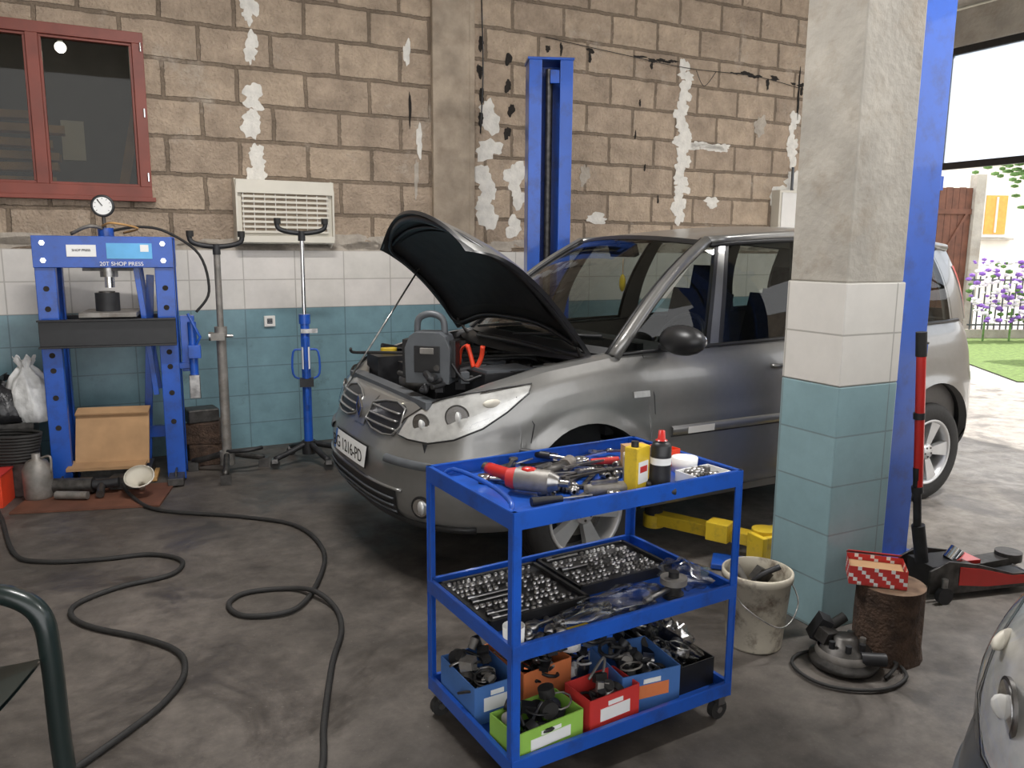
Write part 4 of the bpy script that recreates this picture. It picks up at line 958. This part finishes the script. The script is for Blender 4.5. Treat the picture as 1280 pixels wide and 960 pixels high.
crumple('plastic_bag',cw(.04,-.17,Z2),(.14,.07,.03),'clear',jit=.3,rz=CA); crumple('plastic_bag',cw(.34,-.13,Z2),(.08,.09,.04),'clear',jit=.3,rz=CA); crumple('plastic_bag',cw(-.14,-.21,Z2),(.11,.045,.03),'clear',jit=.3,rz=CA)
b=MB(); b.cyl((0,0,.05),(.0,.0,.07),.045,'castgrey',n=24); b.cyl((0,0,.015),(0,0,.05),.028,'dsteel'); b.cyl((.0,0,.04),(-.13,-.04,.02),.011,'steel'); b.cyl((.0,0,.07),(0,0,.09),.018,'dark'); b.cyl((0,0,0),(0,0,.016),.036,'dsteel'); b.obj('tensioner_pulley',cw(.24,-.19,Z2),20)
b=MB(); b.lathe([(.03,0),(.033,.07),(.031,.07),(.028,.003)],'plate',n=20); b.obj('plastic_cup',cw(-.40,-.22,Z2))
sockets('loose_sockets',cw(-.28,-.2,Z2),30,14); wrench('wrench',cw(-.1,-.16,Z2),CA+10,.2); wrench('wrench',cw(.15,-.24,Z2),CA-5,.2); ratchet(cw(-.3,-.16,Z2),CA+8)
cbox('parts_carton',cw(-.19,-.245,Z2),CA,(.10,.05,.012),'yellow',False)
def parts_pile(name,loc,rz,w,d,h,n,mats=('dsteel','castgrey','rubber','dark','steel','dark','black')):
    b=MB()
    for i in range(n):
        x,y,z_=R(-w/2,w/2),R(-d/2,d/2),R(.022,h); k=random.random(); m_=random.choice(mats)
        if k<.35: b.cyl((x,y,z_),(x+R(-.03,.03),y+R(-.03,.03),z_+R(-.005,.03)),R(.012,.03),m_,n=14)
        elif k<.6: b.tube([(x+.035*math.cos(t),y+.035*math.sin(t),z_+.01*math.sin(t+i)) for t in [q_*.7 for q_ in range(9)]],R(.003,.008),m_,n=6,closed=True)
        elif k<.85: b.box((x,y,z_),(R(.02,.05),R(.02,.05),R(.015,.03)),m_,rot=(R(-20,20),R(-20,20),R(0,90)))
        else: b.tube([(x,y,z_),(x+R(-.05,.05),y+R(-.05,.05),z_+.03),(x+R(-.06,.06),y+R(-.06,.06),z_)],.005,m_,n=6,sm=4)
    b.obj(name,loc,rz)
cbox('parts_carton',cw(-.29,-.18,Z3),CA+4,(.25,.14,.10),'lime',True,'plate'); parts_pile('spare_parts_pile',cw(-.29,-.18,Z3+.01),CA,.18,.09,.11,24)
cbox('parts_carton',cw(-.04,-.18,Z3),CA+2,(.20,.13,.12),'redcard',True,'plate'); parts_pile('spare_parts_pile',cw(-.04,-.18,Z3+.01),CA,.13,.07,.12,18)
cbox('parts_carton',cw(.15,-.11,Z3),CA-8,(.22,.22,.13),'bluecard',True,'orange'); parts_pile('spare_parts_pile',cw(.15,-.11,Z3+.02),CA,.16,.15,.13,34)
cbox('parts_crate',cw(.345,-.03,Z3),CA,(.16,.36,.10),'black',True); crumple('plastic_bag',cw(.345,-.08,Z3+.04),(.07,.11,.07),'clear',jit=.3,rz=CA); parts_pile('spare_parts_pile',cw(.345,.02,Z3+.02),CA,.10,.28,.10,26)
cbox('parts_carton',cw(-.34,.10,Z3),CA,(.16,.24,.13),'bluecard',True,'plate'); parts_pile('spare_parts_pile',cw(-.34,.10,Z3+.02),CA,.1,.18,.15,34)
cbox('parts_carton',cw(-.14,.12,Z3),CA+5,(.20,.24,.12),'orange',True); parts_pile('spare_parts_pile',cw(-.14,.10,Z3+.02),CA,.16,.22,.16,50)
parts_pile('spare_parts_pile',cw(.12,.13,Z3),CA,.22,.2,.16,50,('dsteel','rubber','dark','steel','plate','black'))
b=MB(); b.lathe([(.03,0),(.04,0),(.04,.05),(.03,.05),(.03,0)],'plate',n=24); b.obj('tape_roll',cw(-.03,.02,Z3+.15))
crumple('plastic_bag',cw(.15,.08,Z3+.15),(.10,.08,.03),'clear',jit=.3,rz=CA)

# ------------------------------------------------------------------ right floor items
b=MB(); b.lathe([(0,.003),(.11,.003),(.112,.012),(.135,.29),(.142,.29),(.142,.318),(.135,.322),(.131,.318),(.127,.27),(.108,.012)],'bucket',n=36); b.lathe([(.122,.21),(0,.21)],'oil',n=36)
b.tube([(-.14,0,.29),(-.13,-.10,.22),(0,-.165,.14),(.13,-.10,.20),(.14,0,.29)],.003,'steel',sm=6,n=5)
b.tube([(-.05,.02,.22),(.0,-.02,.30),(.07,-.05,.34)],.012,'dark',sm=3); b.box((.05,.04,.27),(.10,.03,.06),'dsteel',rot=(20,30,20)); b.cyl((-.04,-.03,.22),(-.09,.02,.34),.015,'castgrey')
b.obj('bucket',(1.01,3.10,0),20)
b=MB(); prof=[(.135,0),(.128,.05),(.125,.16),(.128,.30)]; b.lathe(prof,'bark',n=30,jit=.04); b.lathe([(.128,.30),(.09,.305),(.04,.304),(0,.306)],'logtop',n=30); b.obj('log_stump',(1.52,3.02,0))
b=MB(); s=(.21,.15,.075)
def checker(cx,cy,cz,ux,uz,nx,nz):
    for i in range(nx):
        for j in range(nz):
            u0=-.5+i/nx;u1=-.5+(i+1)/nx;w0=j/nz;w1=(j+1)/nz
            b.add([(cx+ux[0]*u0,cy+ux[1]*u0,cz+uz*w0),(cx+ux[0]*u1,cy+ux[1]*u1,cz+uz*w0),(cx+ux[0]*u1,cy+ux[1]*u1,cz+uz*w1),(cx+ux[0]*u0,cy+ux[1]*u0,cz+uz*w1)],[(0,1,2,3)],'redcard' if (i+j)%2 or (i*7+j*3)%4==0 else 'plate')
for (cx_,cy_,ux,nx) in((0,-s[1]/2,(s[0],0),14),(0,s[1]/2,(s[0],0),14),(-s[0]/2,0,(0,s[1]),10),(s[0]/2,0,(0,s[1]),10)): checker(cx_,cy_,0,ux,s[2],nx,5)
b.box((0,0,.003),(s[0],s[1],.004),'card'); b.box((0,0,.03),(s[0]-.01,s[1]-.01,.04),'card'); b.box((-.0,.11,.07),(.2,.08,.003),'redcard',rot=(-25,0,0)); b.obj('parts_carton',(1.46,3.03,.308),-18)
b=MB(); b.lathe([(0,.012),(.125,.012),(.13,.02),(.13,.035),(.095,.05),(.09,.085),(.05,.09),(.045,.12),(.02,.125),(0,.125)],'dsteel',n=32,jit=.01)
b.lathe([(.105,.04),(.11,.06),(.10,.075)],'castgrey',n=24)
for i in range(7):
    a=i*.9; b.cyl((.07*math.cos(a),.07*math.sin(a),.08),(.07*math.cos(a),.07*math.sin(a),.115),.012,random.choice(['steel','castgrey','dark']),n=10)
b.box((-.06,.03,.11),(.07,.05,.05),'dsteel',rot=(15,10,30)); b.cyl((.03,-.08,.07),(.12,-.09,.07),.025,'dark'); b.box((-.07,.08,.12),(.05,.06,.10),'dark',rot=(10,25,0)); b.cyl((-.05,.09,.10),(.04,.11,.15),.02,'rubber'); b.obj('brake_drum',(1.31,2.92,0),0)
b=MB(); b.tube([(1.31+.21*math.cos(t/20*6.28)*(1+.04*math.sin(t)),2.87+.155*math.sin(t/20*6.28),.012) for t in range(20)],.007,'rubber',closed=True,n=7,sm=3); b.tube([(1.46,2.95,.012),(1.50,2.88,.03),(1.42,2.80,.012)],.007,'rubber',n=7,sm=3); b.obj('brake_cable')
b=MB()
for sy in(-1,1):
    X=Matrix(((1,0,0,0),(0,0,1,sy*.10),(0,1,0,0),(0,0,0,1)))
    b.prism([(-.02,.04),(.15,.03),(.62,.03),(.70,.05),(.70,.09),(.45,.10),(.25,.16),(.08,.19),(-.02,.15)],-.006,.006,'dsteel',X)
    b.prism([(.14,.07),(.30,.05),(.60,.045),(.62,.085),(.44,.092),(.26,.14),(.14,.16)],.0066 if sy>0 else -.0095,.0095 if sy>0 else -.0066,'red',X)
    b.cyl((.64,sy*.11,.045),(.64,sy*.145,.045),.045,'castgrey',n=24); b.cyl((.64,sy*.145,.045),(.64,sy*.15,.045),.015,'steel')
    b.cyl((.04,sy*.12,.04),(.04,sy*.145,.04),.04,'dark',n=20); b.cyl((.04,sy*.13,.04),(.04,sy*.13,.12),.014,'steel')
b.box((.33,0,.12),(.34,.09,.035),'dsteel',rot=(0,-4,0)); b.box((.25,0,.15),(.12,.10,.02),'red'); b.cyl((.52,0,.125),(.52,0,.165),.06,'dsteel',n=24); b.box((.12,0,.11),(.22,.16,.10),'dark'); b.box((.36,0,.05),(.5,.19,.02),'dark')
b.cyl((.64,-.12,.045),(.64,.12,.045),.012,'steel'); b.cyl((.18,0,.15),(.22,0,.20),.035,'chrome')
b.cyl((.02,0,.16),(-.02,0,.34),.03,'dark'); b.cyl((-.02,0,.30),(-.055,0,.62),.018,'dark'); b.cyl((-.04,0,.52),(-.09,0,1.15),.021,'red'); b.cyl((-.09,0,1.14),(-.10,0,1.25),.024,'rubber'); b.cyl((-.04,0,.50),(-.045,0,.53),.026,'dark'); b.cyl((-.07,0,.85),(-.072,0,.88),.025,'dark')
b.obj('floor_jack',(1.93,3.60,0),14,bevel=.002)

# ------------------------------------------------------------------ plastic chair (faces +x)
b=MB()
def ribbon(pts,w,th,mat,sm=6):
    P=cat(pts,sm); m=len(P); vs=[]; K=8
    for i in range(m):
        t=(P[min(i+1,m-1)]-P[max(i-1,0)]).normalized(); s_=Vector((0,1,0)); n=t.cross(s_).normalized()
        for k in range(K):
            an=2*math.pi*k/K; vs.append(P[i]+s_*w/2*math.copysign(abs(math.cos(an))**.6,math.cos(an))+n*th/2*math.copysign(abs(math.sin(an))**.8,math.sin(an)))
    fs=[(i*K+k,i*K+(k+1)%K,(i+1)*K+(k+1)%K,(i+1)*K+k) for i in range(m-1) for k in range(K)]+[tuple(range(K)),tuple(range((m-1)*K,m*K))]
    b.add(vs,fs,mat,True)
for sy in(-1,1):
    ribbon([(-.27,sy*.25,.74),(-.15,sy*.27,.66),(.05,sy*.27,.645),(.17,sy*.27,.63),(.245,sy*.27,.57),(.265,sy*.265,.44),(.27,sy*.265,.2),(.28,sy*.265,.0)],.06,.05,'green')
    ribbon([(-.22,sy*.20,.44),(-.26,sy*.22,.2),(-.30,sy*.235,.0)],.05,.04,'green')
G=[[Vector((x,y,.43-.025*math.cos(y/.24*1.4)+.02*((x)/.2)**2*(1 if x>0 else .2))) for y in ts(8,-.24,.24)] for x in ts(8,-.22,.25)]
b.grid(G,'green'); b.grid([[p-Vector((0,0,.012)) for p in r] for r in G],'green')
for k in range(5):
    y=-.16+k*.08; b.tube([(-.22-.04*(1-(y/.2)**2),y,.43),(-.27-.04*(1-(y/.2)**2),y*1.05,.65),(-.34-.04*(1-(y/.2)**2),y*1.1,.86)],.018,'green',n=8,sm=4,flat=.35)
b.tube([(-.22,-.22,.43),(-.26,-.25,.65),(-.33,-.21,.84),(-.37,-.10,.89),(-.38,0,.90),(-.37,.10,.89),(-.33,.21,.84),(-.26,.25,.65),(-.22,.22,.43)],.02,'green',n=8,sm=6)
b.obj('plastic_chair',(-1.55,1.83,0),4)

# ------------------------------------------------------------------ light
w=bpy.data.worlds.new('sky'); sc.world=w; w.use_nodes=True
bg=w.node_tree.nodes['Background']; bg.inputs[0].default_value=(.99,.99,1,1); bg.inputs[1].default_value=2.3
s=bpy.data.lights.new('sun','SUN'); s.energy=7; s.angle=D(1.5); s.color=(1,.96,.90)
so=bpy.data.objects.new('sun',s); sc.collection.objects.link(so)
az=D(BA-14); el=D(46)
d=Vector((math.cos(az)*math.cos(el),math.sin(az)*math.cos(el),math.sin(el)))
so.rotation_euler=d.to_track_quat('Z','Y').to_euler(); so.location=(8,6,8)
sc.view_settings.view_transform='Standard'; sc.view_settings.look='None'; sc.view_settings.exposure=0.15
